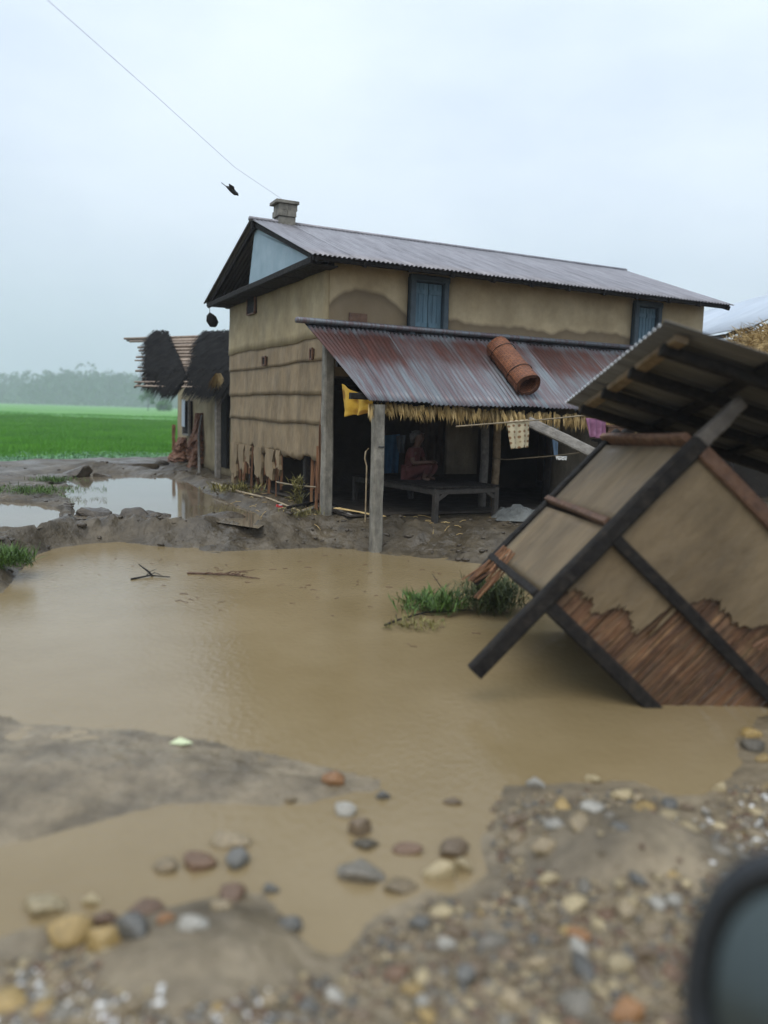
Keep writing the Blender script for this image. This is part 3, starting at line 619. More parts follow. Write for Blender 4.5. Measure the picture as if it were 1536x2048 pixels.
# pale blue sheet closing the gable under the front slope, with a dark boarded soffit under it
def rz(v): return RZ+(v-RV)*((RZ-EZ)/(RV+.5)) if v < RV else RZ-(v-RV)*((RZ-EZ)/(GW+.5-RV))
ol = [(-.40, EZ-.02), (3.1, EZ-.02), (2.75, rz(2.75)-.10), (RV, RZ-.10), (-.36, rz(-.36)-.10)]
fixn(slab(ol, .012, lambda a, b, c: (-.36+c, a, b)).build('gable_sheet', M['blue_sheet'], ROOF))
for k in range(9):
    mb = MB(); v = -.3+k*.66; mb.box((-.20, v+.3, EZ-.10+.004*(k % 2)), (.40, .63, .02)); mb.build('soffit_board', M['wood_dark'], ROOF)
# chimney stub of stacked blocks
c = hp(570, 455, RV); ch = MB()
ch.box((c.x, RV+.02, RZ-.02), (.30, .30, .22)); CH = ch.build('chimney', M['concrete'], ROOF)
for k in range(2):
    for s in (-1, 1): mb = MB(); mb.box((c.x+s*.085+(.01 if k % 2 else -.01), RV+.02, RZ+.15+.105*k), (.165, .34-.02*(k % 2), .10)); mb.build('chimney_block', M['concrete'], CH)
mb = MB(); mb.box((c.x-.01, RV+.02, RZ+.34), (.42, .40, .05)); mb.build('chimney_cap', M['concrete'], CH)

# ---- porch
PT, PE, PV = 3.27, 2.12, -1.62
def pz(v): return PT + (PT-PE)/(-PV)*v
PF = MB()
PF.beam((-.25, PV+.20, pz(PV+.2)-.09), (6.2, PV+.20, pz(PV+.2)-.13), .07, .09); PF.beam((-.2, -.8, pz(-.8)-.08), (6.2, -.8, pz(-.8)-.08), .06, .07); PF.beam((-.3, -.08, PT-.10), (6.2, -.08, PT-.10), .06, .08)
for u in (0.1, 1.3, 2.5, 3.7, 4.9, 6.0): PF.beam((u, -.03, PT-.16), (u, PV+.1, pz(PV+.1)-.16), .06, .06, 3)
PORCH = PF.build('porch_frame', M['wood_dark'], HOUSE)
sl_ = Vector((0, PV, PE-PT)); L0 = sl_.length
styles = ['tin_rust', 'tin_rust', 'tin_grey', 'tin_mixed', 'tin_mixed', 'tin_grey', 'tin_rust', 'tin_mixed', 'tin_grey', 'tin_mixed']
for k in range(10):
    u = -.42+.655*k; wd = .73
    m = sheet_mesh('porch_sheet', wd, L0+rj.uniform(-.03,.05), skew=.36 if k == 0 else 0, sag=rj.uniform(0,.012), ny=8)
    ob = obj('porch_sheet', m, M[styles[k]], PORCH, mw=frame((u, 0, PT+.014*(k % 2)-.004*k*.3), (1, rj.uniform(-.008,.008), 0), sl_+Vector((0,0,-.008*k))))
    # bolt washers near the eave
    mb = MB()
    for q in range(3):
        x = .12+.076*round(q*.24/.076)+.019; mb.tube([(x, L0-.16, .008), (x, L0-.16, .016), (x, L0-.16, .024)], [.018,.016,.004], 7)
    if k > 0: mb.build('roof_bolts', M['wood_dark'], ob)
mb = MB(); mb.tube([(-.55, -.06, PT+.02), (6.3, -.06, PT+.02)], .09, 10, flat=.5); mb.build('flashing', M['tin_grey'], PORCH, True)
# straw fringe under the eave
tufts = []
for k in range(6):
    mb = MB()
    for b in range(5):
        a = rj.uniform(-.035,.035); ln = rj.uniform(.16,.30); tw = rj.uniform(-.05,.05); wv = rj.uniform(.010,.019); dpt = rj.uniform(-.03,.03)
        p0 = (a, dpt, .03); p1 = (a+tw*.4, dpt-.012, -ln*.45); p2 = (a+tw, dpt, -ln)
        mb.add([(p0[0]-wv*.6, p0[1], p0[2]), (p0[0]+wv*.6, p0[1], p0[2]), (p1[0]+wv, p1[1]+.012, p1[2]), (p1[0], p1[1]-.01, p1[2]), (p1[0]-wv, p1[1]+.012, p1[2]), p2], [(0,1,2,3),(0,3,4),(2,5,3),(3,5,4),(0,4,2,1),(4,5,2)])
    m = mb.mesh('straw_tuft'); m.materials.append(M['straw']); tufts.append(m)
for k in range(175):
    u = .02+k*.0285+rj.uniform(-.012,.012)
    if u > 4.9: break
    ob = bpy.data.objects.new('straw_tuft', tufts[k % 6]); COL.objects.link(ob); ob.parent = PORCH
    ob.location = (u, PV+.10+rj.uniform(-.03,.06), PE-.045-.022*u+rj.uniform(-.03,.015)); ob.rotation_euler = (rj.uniform(-.35,.1), rj.uniform(-.3,.3), rj.uniform(-.5,.5)); s = rj.uniform(.55,1.05)*(1.0 if u > 1.2 else .85); ob.scale = (s, s, s)
# posts
def conc_post(base, top, w):
    mb = MB(); mb.beam(base, top, w, w, 9, .006); p = mb.build('concrete_post', M['concrete'], PORCH); return p
g = G(751, 1106, -.02); b = hl(g)
conc_post((b.x, b.y, -.3), (b.x-.02, b.y, pz(b.y)-.12), .155)
wire = MB()
zc = hp(748, 893, b.y).z
for dz in (0, .012): wire.tube([(b.x+.088*math.cos(a), b.y+.088*math.sin(a), zc+dz+.01*math.sin(a)) for a in np.linspace(0, 6.28, 14)], .004, 5)
wire.build('wire_tie', M['black_metal'], PORCH)
b2 = hp(655, 900, -.12)
conc_post((b2.x, -.12, .2), (b2.x-.02, -.12, pz(-.12)-.06), .16)
for px in (966, 990):
    c = hp(px, 930, -.02); mb = MB(); mb.tube([(c.x, -.02, .25), (c.x+.02, -.03, 1.2), (c.x-.01, -.02, 2.48)], [.075 if px < 980 else .06, .07, .065], 9, jit=.08); mb.build('wooden_post', M['wood_pale'] if px > 980 else M['wood_grey'], PORCH, True)
c = hp(1092, 930, -.02); mb = MB(); mb.tube([(c.x, -.02, .25), (c.x+.03, -.03, 1.3), (c.x, -.02, 2.48)], .07, 9, jit=.08); mb.build('wooden_post', M['wood_dark'], PORCH, True)

# ------------------------------------------------------------------ rolled bamboo mat on the porch roof
def mat_roll():
    a = hp(985, 712, -.55); u0 = 2.42
    top = Vector((hp(1005, 740, -.75).x, -.58, pz(-.58)+.20)); bot = Vector((hp(1052, 785, -1.42).x, -1.47, pz(-1.47)+.20))
    ax = (bot-top); Ln = ax.length; r = empty('rolled_mat', mat=HM @ frame(top, Vector((1,0,0)).cross(Vector((0,0,1))) if False else ax.cross(Vector((0,0,1))), ax))
    tag(r, 'rolled-up orange-brown woven bamboo mat lying on the rusty porch roof', 'mat')
    n = 150; turns = 3.2; v = []; f = []; uv = []
    m = 16
    for j in range(m+1):
        y = Ln*j/m
        for i in range(n+1):
            t = i/n; th = t*turns*2*math.pi; rad = .195*(1-.34*t**1.3) + .008*math.sin(th*2+1+j*.1)+.004*math.sin(j*1.3)
            v.append((math.cos(th)*rad, y+.012*math.sin(th*3+j)*(j in (0, m)), math.sin(th)*rad)); uv.append((th*.17, y))
    for j in range(m):
        for i in range(n): a = j*(n+1)+i; f.append((a, a+1, a+n+2, a+n+1))
    me = bpy.data.meshes.new('mat_sheet'); me.from_pydata(v, [], f); ul = me.uv_layers.new(name='uv')
    for l in me.loops: ul.data[l.index].uv = uv[l.vertex_index]
    ob = obj('mat_sheet', me, M['mat_weave'], r, True); md = ob.modifiers.new('thick', 'SOLIDIFY'); md.thickness = .009
    for y in (.2, Ln*.72):
        mb = MB(); mb.tube([(math.cos(t)*.213, y+.03*math.sin(t), math.sin(t)*.213) for t in np.linspace(0, 6.28, 26)], .006, 5); mb.build('tie_cord', M['wood_dark'], r)
mat_roll()

# ------------------------------------------------------------------ cloths, lines and things under the porch
def cloth_mat(name, c, c2=None, dots=None):
    m = mk(name, [(.3, tuple(v*.75 for v in c)), (.7, c2 or c)], scale=5, rough=(.7,.95), bump=.3, bscale=60)
    if dots:
        t = m.node_tree; b = t.nodes['Principled BSDF']; L = t.links.new; src = b.inputs['Base Color'].links[0].from_socket
        tcn = N(t, 'ShaderNodeTexCoord'); vo = N(t, 'ShaderNodeTexVoronoi'); vo.inputs['Scale'].default_value = 1; vo.inputs['Randomness'].default_value = .25
        mp_ = N(t, 'ShaderNodeMapping'); mp_.inputs['Scale'].default_value = dots[0]; L(tcn.outputs['UV'], mp_.inputs[0]); L(mp_.outputs[0], vo.inputs[0])
        r = N(t, 'ShaderNodeValToRGB'); r.color_ramp.elements[0].position = .22; r.color_ramp.elements[0].color = (1,1,1,1); r.color_ramp.elements[1].position = .34; r.color_ramp.elements[1].color = (0,0,0,1)
        L(vo.outputs['Distance'], r.inputs[0]); mx = N(t, 'ShaderNodeMix', data_type='RGBA'); L(r.outputs[0], mx.inputs[0]); L(src, mx.inputs[6]); mx.inputs[7].default_value = (*dots[1], 1); L(mx.outputs[2], b.inputs['Base Color'])
    return m
def cloth(name, label, quad, mat, folds=3, amp=.03, seed=0, cat='cloth', n=22, gather=0.0):
    """quad: top-left, top-right, bottom-right, bottom-left in world coordinates"""
    tl, tr, br, bl = [Vector(q) for q in quad]; nrm = (tr-tl).cross(bl-tl).normalized(); v = []; f = []; uv = []
    for j in range(n+1):
        t = j/n
        for i in range(n+1):
            s = i/n; p = (tl.lerp(tr, s)).lerp(bl.lerp(br, s), t)
            d = amp*(.35+.65*t)*math.sin(s*folds*2*math.pi+seed+t*1.1)+.012*float(fbm(s*4, t*4, 1, 3, seed*3.7))
            p = p + nrm*d + Vector((0,0,-.014*abs(math.sin(s*folds*3+seed))*t)); p = p.lerp(Vector((((tl+tr)/2).lerp((bl+br)/2, t))), gather*math.sin(math.pi*t)*.5)
            v.append(p-tl); uv.append((s, 1-t))
    for j in range(n):
        for i in range(n): a = j*(n+1)+i; f.append((a, a+1, a+n+2, a+n+1))
    me = bpy.data.meshes.new(name); me.from_pydata(v, [], f); ul = me.uv_layers.new(name='uv')
    for l in me.loops: ul.data[l.index].uv = uv[l.vertex_index]
    ob = obj(name, me, mat, None, True); ob.location = tl; md = ob.modifiers.new('thick', 'SOLIDIFY'); md.thickness = .004
    return tag(ob, label, cat)
def quad_px(pts, ys): return [at(p[0], p[1], y) for p, y in zip(pts, ys)]
M['c_yellow'] = cloth_mat('yellow_cloth', (.60,.33,.02), (.72,.46,.06), ((2.5,1.6,1), (.30,.14,.01))); M['c_cream'] = cloth_mat('cream_print', (.50,.43,.27), (.60,.52,.35), ((4.2, 5.2, 1), (.20,.11,.05)))
M['c_purple'] = cloth_mat('purple_cloth', (.24,.09,.17), (.36,.17,.28)); M['c_blue'] = cloth_mat('blue_cloth', (.10,.17,.26), (.15,.23,.33)); M['c_white'] = cloth_mat('white_cloth', (.75,.75,.73))
M['c_red'] = cloth_mat('red_cloth', (.60,.045,.05), (.7,.08,.07)); M['c_deepblue'] = cloth_mat('deep_blue', (.012,.06,.12), (.02,.085,.16)); M['tarp'] = cloth_mat('grey_tarp', (.10,.11,.105), (.19,.20,.19))
cloth('yellow_sack', 'wet yellow cloth hanging under the left end of the porch roof', quad_px([(682,768),(745,802),(738,826),(686,832)], [11.6,11.05,11.1,11.7]), M['c_yellow'], 2, .05, 1)
cloth('printed_cloth', 'cream cloth with brown floral motifs drying on the bamboo rod', quad_px([(1014,842),(1060,838),(1057,893),(1022,897)], [11.55,11.75,11.75,11.55]), M['c_cream'], 2, .025, 2)
cloth('purple_garment', 'mauve garment hanging on the line behind the fallen shed roof', quad_px([(1172,836),(1212,838),(1209,877),(1176,872)], [12.3,12.5,12.5,12.3]), M['c_purple'], 3, .04, 3)
cloth('blue_strip', 'narrow pale blue strip of cloth hanging beside the leaning plank', quad_px([(1100,838),(1117,838),(1115,911),(1108,911)], [12.6,12.6,12.6,12.6]), M['c_blue'], 1, .01, 4)
cloth('white_rag', 'small white rag caught on the rope under the porch', quad_px([(1111,912),(1134,913),(1133,919),(1113,918)], [11.85,11.8,11.8,11.85]), M['c_white'], 3, .012, 5)
cloth('red_cloth', 'small red cloth showing above the fallen shed wall', quad_px([(1278,872),(1302,878),(1300,905),(1276,905)], [11.4,11.4,11.4,11.4]), M['c_red'], 2, .03, 6)
def line(name, label, pts, r, mat, cat, n=14, sag=0.0):
    mb = MB(); o0 = Vector(pts[0]); full = []
    for i in range(len(pts)-1):
        for k in range(n): full.append(Vector(pts[i]).lerp(Vector(pts[i+1]), k/n)-Vector((0,0,sag*math.sin(math.pi*k/n)))-o0)
    full.append(Vector(pts[-1])-o0); mb.tube(full, r, 6); ob = mb.build(name, mat, None, True); ob.location = o0; return tag(ob, label, cat)
line('bamboo_rod', 'thin bamboo rod slung below the porch eave holding the printed cloth', [at(912, 853, 11.2), at(1100, 838, 11.85), at(1320, 815, 12.9)], .012, M['bamboo'], 'rod')
line('rope', 'sagging rope tied from the wooden porch post to the fallen shed', [at(985, 916, 13.2), at(1040, 917, 12.5), at(1220, 896, 11.4)], .010, M['bamboo'], 'rope', sag=.02)
def one(name, mb, mat, label, cat, smooth=False, loc=None, group=None):
    o0 = Vector(loc) if loc else Vector(mb.v[0]); mb.v = [tuple(Vector(q)-o0) for q in mb.v]; ob = mb.build(name, mat, None, smooth); ob.location = o0; return tag(ob, label, cat, group)
mb = MB(); mb.beam(at(1056, 843, 12.1), at(1212, 918, 11.3), .15, .07, 6, .004, up=(0,-1,.3)); one('leaning_plank', mb, M['wood_grey'], 'weathered grey plank slanting from the porch eave to the fallen shed', 'plank')
mb = MB(); mb.box(at(1238, 864, 12.6), (.42, .30, .17)); mb.box(at(1238, 852, 12.6), (.48, .34, .03)); one('wooden_box', mb, M['wood_brown'], 'brown wooden box on the porch behind the mauve garment', 'box')
# supporting shelf for the box
p = at(1238, 880, 12.6); mb = MB(); mb.beam((p.x-.35, p.y, p.z-.02), (p.x+.5, p.y+.2, p.z-.02), .35, .04); mb.beam((p.x-.3, p.y, p.z-.02), (p.x-.3, p.y, .3), .06, .06); mb.beam((p.x+.4, p.y+.2, p.z-.02), (p.x+.4, p.y+.2, .3), .06, .06)
one('shelf_rack', mb, M['wood_dark'], 'dark wooden rack carrying the brown box on the porch', 'rack')
# stick fence
FR = empty('stick_fence', hw(4.3, -.32, .3)); tag(FR, 'low fence of thin upright sticks along the porch wall', 'fence'); FR.rotation_euler.z = HANG
for k in range(34):
    mb = MB(); u = .03*k+rj.uniform(-.01,.01)+.3; mb.tube([(u, 0, 0), (u+rj.uniform(-.03,.03), rj.uniform(-.02,.02), .7+rj.uniform(-.08,.06))], [.010,.006], 5); mb.build('stick', M['wood_brown'] if k % 3 else M['bamboo'], FR)
mb = MB(); mb.tube([(.25, -.02, .62), (1.35, -.02, .66)], .012, 6); mb.tube([(.25, -.02, .25), (1.35, -.02, .27)], .012, 6); mb.build('rail', M['bamboo'], FR)
# crumpled tarp and sack
def lump(name, label, cat, c, sx_, sy_, h, mat, seed, sharp=1.0, n=26):
    v = []; f = []
    for j in range(n+1):
        for i in range(n+1):
            a, b = i/n*2-1, j/n*2-1; r = min(1, math.hypot(a, b)); x, y = a*sx_, b*sy_
            z = h*max(0, 1-r**2.2)*(.7+.6*float(fbm(a*2+seed, b*2, 1.3, 4, seed)))+.05*sharp*abs(float(fbm(a*5, b*5, 1, 3, seed+4)))*(1-r**6)
            v.append((x*(1+.12*float(fbm(a*2, b*2, 1, 2, seed+9))), y, max(z, 0)-.02*(r >= .97)))
    for j in range(n):
        for i in range(n):
            a = j*(n+1)+i; f.append((a, a+1, a+n+2, a+n+1))
    mb = MB(); mb.add(v, f); ob = mb.build(name, mat, None, sharp < 1); ob.location = c; return tag(ob, label, cat)
p = at(1040, 1032, 12.6); lump('tarp', 'crumpled grey plastic tarp heaped on the porch floor', 'tarp', (p.x, p.y, .36), .45, .35, .22, M['tarp'], 3)
p = at(1140, 1003, 12.3); lump('white_sack', 'pale grey-white sack slumped by the stick fence', 'sack', (p.x, p.y, .36), .14, .15, .42, M['c_white'], 8, .6)

# ------------------------------------------------------------------ wooden bed with person
c1, c2 = at(872, 972, 12.0), at(992, 968, 12.68); bz = .86; ex = (Vector((c2.x, c2.y, 0))-Vector((c1.x, c1.y, 0))); wB = ex.length; ex.normalize(); ey = Vector((-ex.y, ex.x, 0)); LB = 2.3
BM = Matrix(((ex.x, ey.x, 0, c1.x), (ex.y, ey.y, 0, c1.y), (0, 0, 1, .34), (0, 0, 0, 1)))
M['bed_wood'] = mk('bed_wood', [(.3,(.022,.019,.015)),(.7,(.055,.048,.039))], scale=10, rough=(.6,.9), bump=.5, bscale=40)
BED = empty('wooden_bed', mat=BM); tag(BED, 'dark plank bed with bracketed legs standing in the porch', 'bed'); hB = bz-.34
for k in range(8):
    mb = MB(); x = (k+.5)*(wB+.12)/8-.06; mb.box((x, LB/2, hB-.012+rj.uniform(-.003,.003)), ((wB+.12)/8-.008, LB+.10, .024)); mb.build('plank', M['wood_dark'], BED)
mb = MB(); mb.beam((0, 0, hB-.075), (wB, 0, hB-.075), .05, .09); mb.beam((0, LB, hB-.075), (wB, LB, hB-.075), .05, .09); mb.beam((0, 0, hB-.076), (0, LB, hB-.076), .05, .09); mb.beam((wB, 0, hB-.076), (wB, LB, hB-.076), .05, .09); mb.build('bed_frame', M['bed_wood'], BED)
for x, y in ((0,0),(wB,0),(0,LB),(wB,LB)):
    mb = MB(); mb.beam((x, y, -.05), (x, y, hB-.03), .085, .085, 4, .003); s = 1 if x == 0 else -1; mb.beam((x+s*.02, y-.002, hB-.20), (x+s*.20, y-.002, hB-.10), .05, .06, 2, .002); mb.build('leg', M['bed_wood'], BED)

def skinned(name, verts, edges, radii, mat, parent, root=0, sub=2):
    me = bpy.data.meshes.new(name); me.from_pydata(verts, edges, []); me.materials.append(mat); ob = bpy.data.objects.new(name, me); COL.objects.link(ob)
    if parent: ob.parent = parent
    md = ob.modifiers.new('skin', 'SKIN'); md.use_smooth_shade = True
    for i, r in enumerate(radii):
        sv = me.skin_vertices[0].data[i]; sv.radius = (r, r) if not hasattr(r, '__len__') else r; sv.use_root = (i == root)
    ob.modifiers.new('sub', 'SUBSURF').levels = sub; ob.modifiers['sub'].render_levels = sub; return ob
M['skin'] = mk('skin', [(.3,(.085,.045,.030)),(.7,(.13,.072,.048))], scale=8, rough=(.45,.7), bump=.1); M['hair_grey'] = mk('grey_hair', [(.3,(.05,.05,.05)),(.7,(.13,.13,.13))], scale=30, stretch=(3,1,1), rough=(.5,.8), bump=.5, bscale=90)
M['c_maroon'] = cloth_mat('maroon_cloth', (.075,.020,.018), (.12,.034,.030))
def person():
    # sits on the near part of the bed, knees drawn up, turned to the right
    pw = at(820, 950, 13.35); r = empty('person', (pw.x, pw.y, bz+.005)); r.rotation_euler.z = math.radians(-28)
    tag(r, 'person with grey hair in maroon clothing sitting on the bed in the dark porch', 'person')
    V = []; E = []; R = []
    def add(p, rad, par=None):
        V.append(p); R.append(rad); i = len(V)-1
        if par is not None: E.append((par, i))
        return i
    pel = add((0,0,.12), (.135,.115)); w1 = add((.03,0,.27), (.115,.105), pel); chs = add((.07,0,.43), (.125,.11), w1); nb = add((.10,0,.54), (.06,.06), chs); nk = add((.125,0,.60), .05, nb)
    h1 = add((.145,0,.66), (.072,.075), nk); h2 = add((.15,0,.73), (.088,.082), h1); h3 = add((.145,0,.79), (.06,.062), h2)
    nose = add((.238,0,.69), .012, h1)
    for s in (-1, 1):
        sh = add((.08, s*.17, .48), .052, chs); el = add((.16, s*.22, .28), .042, sh); wr = add((.33, s*.12, .30), .03, el); pa = add((.385, s*.085, .31), (.032,.02), wr)
        for k, (dy, ln) in enumerate(((-.024,.062),(-.008,.072),(.008,.068),(.024,.052))):
            f1 = add((.43, s*.08+dy, .305), .0095, pa); add((.43+ln*.5, s*.08+dy, .285), .0085, f1)
        t1 = add((.38, s*.045, .325), .011, pa); add((.42, s*.03, .32), .0095, t1)
        hp_ = add((.05, s*.095, .10), .09, pel); kn = add((.42, s*.12, .24), .062, hp_); an = add((.30, s*.10, .03), .038, kn); add((.42, s*.11, .015), .03, an)
    skinned('body', V, E, R, M['skin'], r)
    # tunic and lower cloth
    V = [(0,0,.10),(.03,0,.27),(.07,0,.43),(.09,0,.53)]; E = [(0,1),(1,2),(2,3)]; R = [(.165,.14),(.14,.13),(.148,.13),(.07,.07)]
    for s in (-1, 1): i = len(V); V += [(.08,s*.17,.48),(.13,s*.21,.34)]; E += [(2,i),(i,i+1)]; R += [.068,.058]
    skinned('tunic', V, E, R, M['c_maroon'], r)
    V = [(0,0,.10)]; E = []; R = [(.17,.13)]
    for s in (-1, 1): i = len(V); V += [(.06,s*.095,.11),(.42,s*.12,.24),(.33,s*.105,.10)]; E += [(0,i),(i,i+1),(i+1,i+2)]; R += [.108,.078,.062]
    skinned('lower_cloth', V, E, R, M['c_maroon'], r)
    skinned('hair', [(.10,0,.70),(.115,0,.77),(.14,0,.815),(.05,0,.69)], [(0,1),(1,2),(0,3)], [(.088,.085),(.09,.086),(.05,.052),.05], M['hair_grey'], r)
    mb = MB()
    for s in (-1, 1): mb.tube([(.225, s*.032, .727), (.232, s*.032, .727)], [.011,.005], 8)
    mb.build('eyes', M['black_metal'], r)
person()
cloth('blue_hanging', 'dark blue cloth hanging in the porch left of the seated person', quad_px([(758,872),(800,868),(796,945),(762,946)], [13.6,13.6,13.6,13.6]), M['c_deepblue'], 2, .05, 9)
cloth('brown_blanket', 'dark brown blanket hanging behind the seated person', quad_px([(838,845),(886,842),(884,930),(842,934)], [14.1,14.1,14.1,14.1]), cloth_mat('brown_blanket', (.035,.022,.014), (.06,.04,.026)), 3, .05, 11)
cloth('grey_shawl', 'grey-blue shawl hanging beside the dark blue cloth', quad_px([(792,872),(812,870),(808,905),(796,903)], [13.5,13.5,13.5,13.5]), cloth_mat('grey_shawl', (.05,.065,.075), (.09,.11,.125)), 2, .03, 12)
# dark loose straw / sticks on the porch floor
p = hw(.35, -.5, .38); mb = MB()
for k in range(14):
    a = rj.uniform(-.25,.25); mb.tube([(p.x-.35+rj.uniform(-.05,.05), p.y+.1+rj.uniform(-.08,.08), p.z+.09), (p.x+.35+rj.uniform(-.08,.08), p.y-.1+a*.3, p.z+.01)], .006, 5)
one('straw_bundle', mb, M['straw'], 'loose bundle of pale straw lying between the two concrete posts', 'straw')
mb = MB(); c = at(737, 905, 11.25); mb.tube([(c.x, c.y, 1.45), (c.x-.04, c.y, 1.40), (c.x-.05, c.y, 1.30), (c.x-.02, c.y, 1.2), (c.x-.02, c.y, .4)], .012, 6); one('hanging_rope', mb, M['bamboo'], 'frayed rope hanging beside the front concrete post', 'rope')

# ------------------------------------------------------------------ small mud hut behind on the left
LH = empty('small_mud_hut', mat=HM @ Matrix.Translation((.5, 8.2, .3)))
tag(LH, 'small mud hut with torn black thatch and bare roof battens beside the paddy', 'hut')
def lh(u, v, z): return (u, v, z)
mb = MB()
def fn(a, b):
    v = -1.2+6.6*a; z = 0+2.5*b; return (-.03*float(fbm(v, z, 1.2, 4, 31)), v, z), (1, 0, 0)
g_ = grid_patch(fn, 24, 10, .18); fixn(g_.build('front_wall', M['mud_wall'], LH, True))
mb = MB(); mb.box((1.8, 5.3, 1.25), (3.2, .16, 2.5)); mb.box((3.5, 2, 1.25), (.16, 6.4, 2.5)); mb.build('side_wall', M['mud_panel'], LH)
# roof: bare battens on rafters with two torn masses of black thatch
LI = (HM @ Matrix.Translation((.5, 8.2, .3))).inverted()
ra, rb = at(255, 676, 23.4), at(480, 678, 21.2); rb.z = ra.z = (ra.z+rb.z)/2
rdn = Vector((ra.y-rb.y, rb.x-ra.x, 0)).normalized(); rdn = (-rdn if rdn.y > 0 else rdn); ext = 2.1
dn = Vector((rdn.x*ext, rdn.y*ext, -1.42)); rnn = (rb-ra).cross(dn).normalized(); rnn = rnn if rnn.z > 0 else -rnn
al = (rb-ra).normalized(); rlen = (rb-ra).length; bk = Vector((-rdn.x*ext, -rdn.y*ext, -1.42))
def rp(px, py):
    d = ray(px, py); return CAM + d*((ra-CAM).dot(rnn)/d.dot(rnn))
mb = MB()
for t in np.linspace(.62, 1.0, 5): a = ra.lerp(rb, t); mb.tube([LI @ a, LI @ (a+dn)], .03, 6); mb.tube([LI @ a, LI @ (a+bk)], .03, 6)
mb.tube([LI @ (ra+Vector((0,0,.0))), LI @ rb], .045, 6); RFM = mb.build('roof_frame', M['wood_grey'], LH)
for k in range(15):
    t = k/14; a = ra+dn*t; mb = MB(); st = .8+2.0*t+rj.uniform(-.3,.2) if k > 1 else -.1+.4*k; en = rlen+1.5*t
    mb.tube([LI @ (a+al*st+rnn*.05), LI @ (a+al*((st+en)/2)+rnn*(.05+rj.uniform(-.02,.02))), LI @ (a+al*en+rnn*.05)], rj.uniform(.022,.036), 6); mb.build('batten', M['batten_pale'], RFM, True)
for k in range(14):
    t = (k+.5)/14; a = ra+dn*t+rnn*.022; mb = MB(); mb.beam(LI @ (a+al*(.95+2.0*t+rj.uniform(-.1,.15))), LI @ (a+al*(rlen+1.5*t)), .19, .012, 3, .004, up=LI.to_3x3() @ rnn); mb.build('bamboo_strip', M['batten_pale'], RFM)
    mb = MB(); a = ra+bk*t; mb.beam(LI @ (a+al*1.0), LI @ (a+al*rlen), .17, .012, 1, .004, up=LI.to_3x3() @ (rnn*Vector((1,-1,1)))); mb.build('bamboo_strip', M['batten_pale'], RFM)
def thatch(pix, n, seed):
    rs = np.random.RandomState(seed); V = []; F = []; xs2 = [p[0] for p in pix]; ys2 = [p[1] for p in pix]; d0 = dn.normalized()
    while len(F) < n:
        x, y = rs.uniform(min(xs2), max(xs2)), rs.uniform(min(ys2), max(ys2))
        if sdist(np.array([x]), np.array([y]), pix)[0] < 0: continue
        p = rp(x, y)+rnn*(.06+rs.uniform(0,.09)); d = (d0+al*rs.uniform(-.12,.12)+rnn*rs.uniform(-.12,.06)).normalized()*rs.uniform(.3,.75); w = al*rs.uniform(.012,.028)
        if y > 745: d = (d+Vector((0,0,-.25))).normalized()*d.length
        i = len(V); V += [LI @ (p-w), LI @ (p+w), LI @ (p+d)]; F.append((i, i+1, i+2))
    mb = MB(); mb.add(V, F); ob = mb.build('thatch', M['thatch_black'], LH); ob['kind'] = 'stuff'
thatch([(310,668),(340,668),(352,696),(366,728),(378,762),(368,774),(345,772),(328,764),(308,756)], 4000, 5)
thatch([(410,668),(470,668),(470,774),(430,776),(386,768),(399,722)], 4000, 6)
# broken window with pale pane
c = hpu(376, 835, .46); zc, vc = c.z-.3, c.y-8.2
mb = MB(); mb.box((-.02, vc, zc), (.10, .75, .95)); wn = mb.build('window', M['wood_dark'], LH)
mb = MB()
for s in (-1, 1): mb.beam((-.09, vc+s*.40, zc-.5), (-.09, vc+s*.40, zc+.5), .07, .06, 3, .004)
mb.beam((-.09, vc-.42, zc-.5), (-.09, vc+.42, zc-.5), .06, .06, 3, .004); mb.build('frame', M['wood_grey'], wn)
mb = MB(); mb.box((-.14, vc+.16, zc+.12), (.012, .42, .78), Matrix.Rotation(.06, 3, 'X')); mb.build('pane', M['tin_pale'], wn)
# eroded red mud buttress, doorway, corner post, leaning stick
def buttress(u, v, w, h, seed, name, mat):
    n, m = 26, 30; vv = []; ff = []
    for j in range(m+1):
        t = j/m; r = w*(1-.62*t)*(1+.15*math.sin(t*9+seed))
        for i in range(n):
            a = 2*math.pi*i/n; q = r*(1+.75*float(fbm(math.cos(a)*1.5+seed, math.sin(a)*1.5+t*6, 1.6, 5, seed, .65))); vv.append((u+math.cos(a)*q*.7+.12*t, v+math.sin(a)*q, h*t))
    for j in range(m):
        for i in range(n): ff.append((j*n+i, j*n+(i+1) % n, (j+1)*n+(i+1) % n, (j+1)*n+i))
    ff.append(tuple(m*n+i for i in range(n))); mb = MB(); mb.add(vv, ff); return fixn(mb.build(name, mat, LH, False))
c = hpu(393, 900, .35); buttress(-.20, c.y-8.2, .36, 1.5, 4, 'eroded_wall_base', M['red_mud'])
c2_ = hpu(362, 890, .4); buttress(-.12, c2_.y-8.2, .55, .75, 7, 'eroded_wall_base', M['red_mud'])
c = hpu(348, 860, .4); mb = MB(); mb.beam((-.10, c.y-8.2, 0), (-.10, c.y-8.2+.05, 1.1), .10, .05, 6, .02); mb.build('wattle_edge', M['red_mud'], LH)
c = hpu(440, 900, .42); mb = MB(); mb.box((-.025, c.y-8.2-.2, 1.15), (.12, .85, 1.9)); mb.build('doorway_shade', M['thatch_black'], LH)  # black slab painted in for the shade inside the door opening
c = hpu(436, 860, .1); PO = empty('tufted_post', HM @ Vector((.1, c.y, .3))); tag(PO, 'slim grey post with a tuft of straw on top before the small hut', 'post')
PO.rotation_euler.z = HANG; mb = MB(); mb.beam((0,0,-.1), (0,0,2.05), .13, .13, 6, .005); mb.build('post', M['wood_grey'], PO)
V = []; F = []
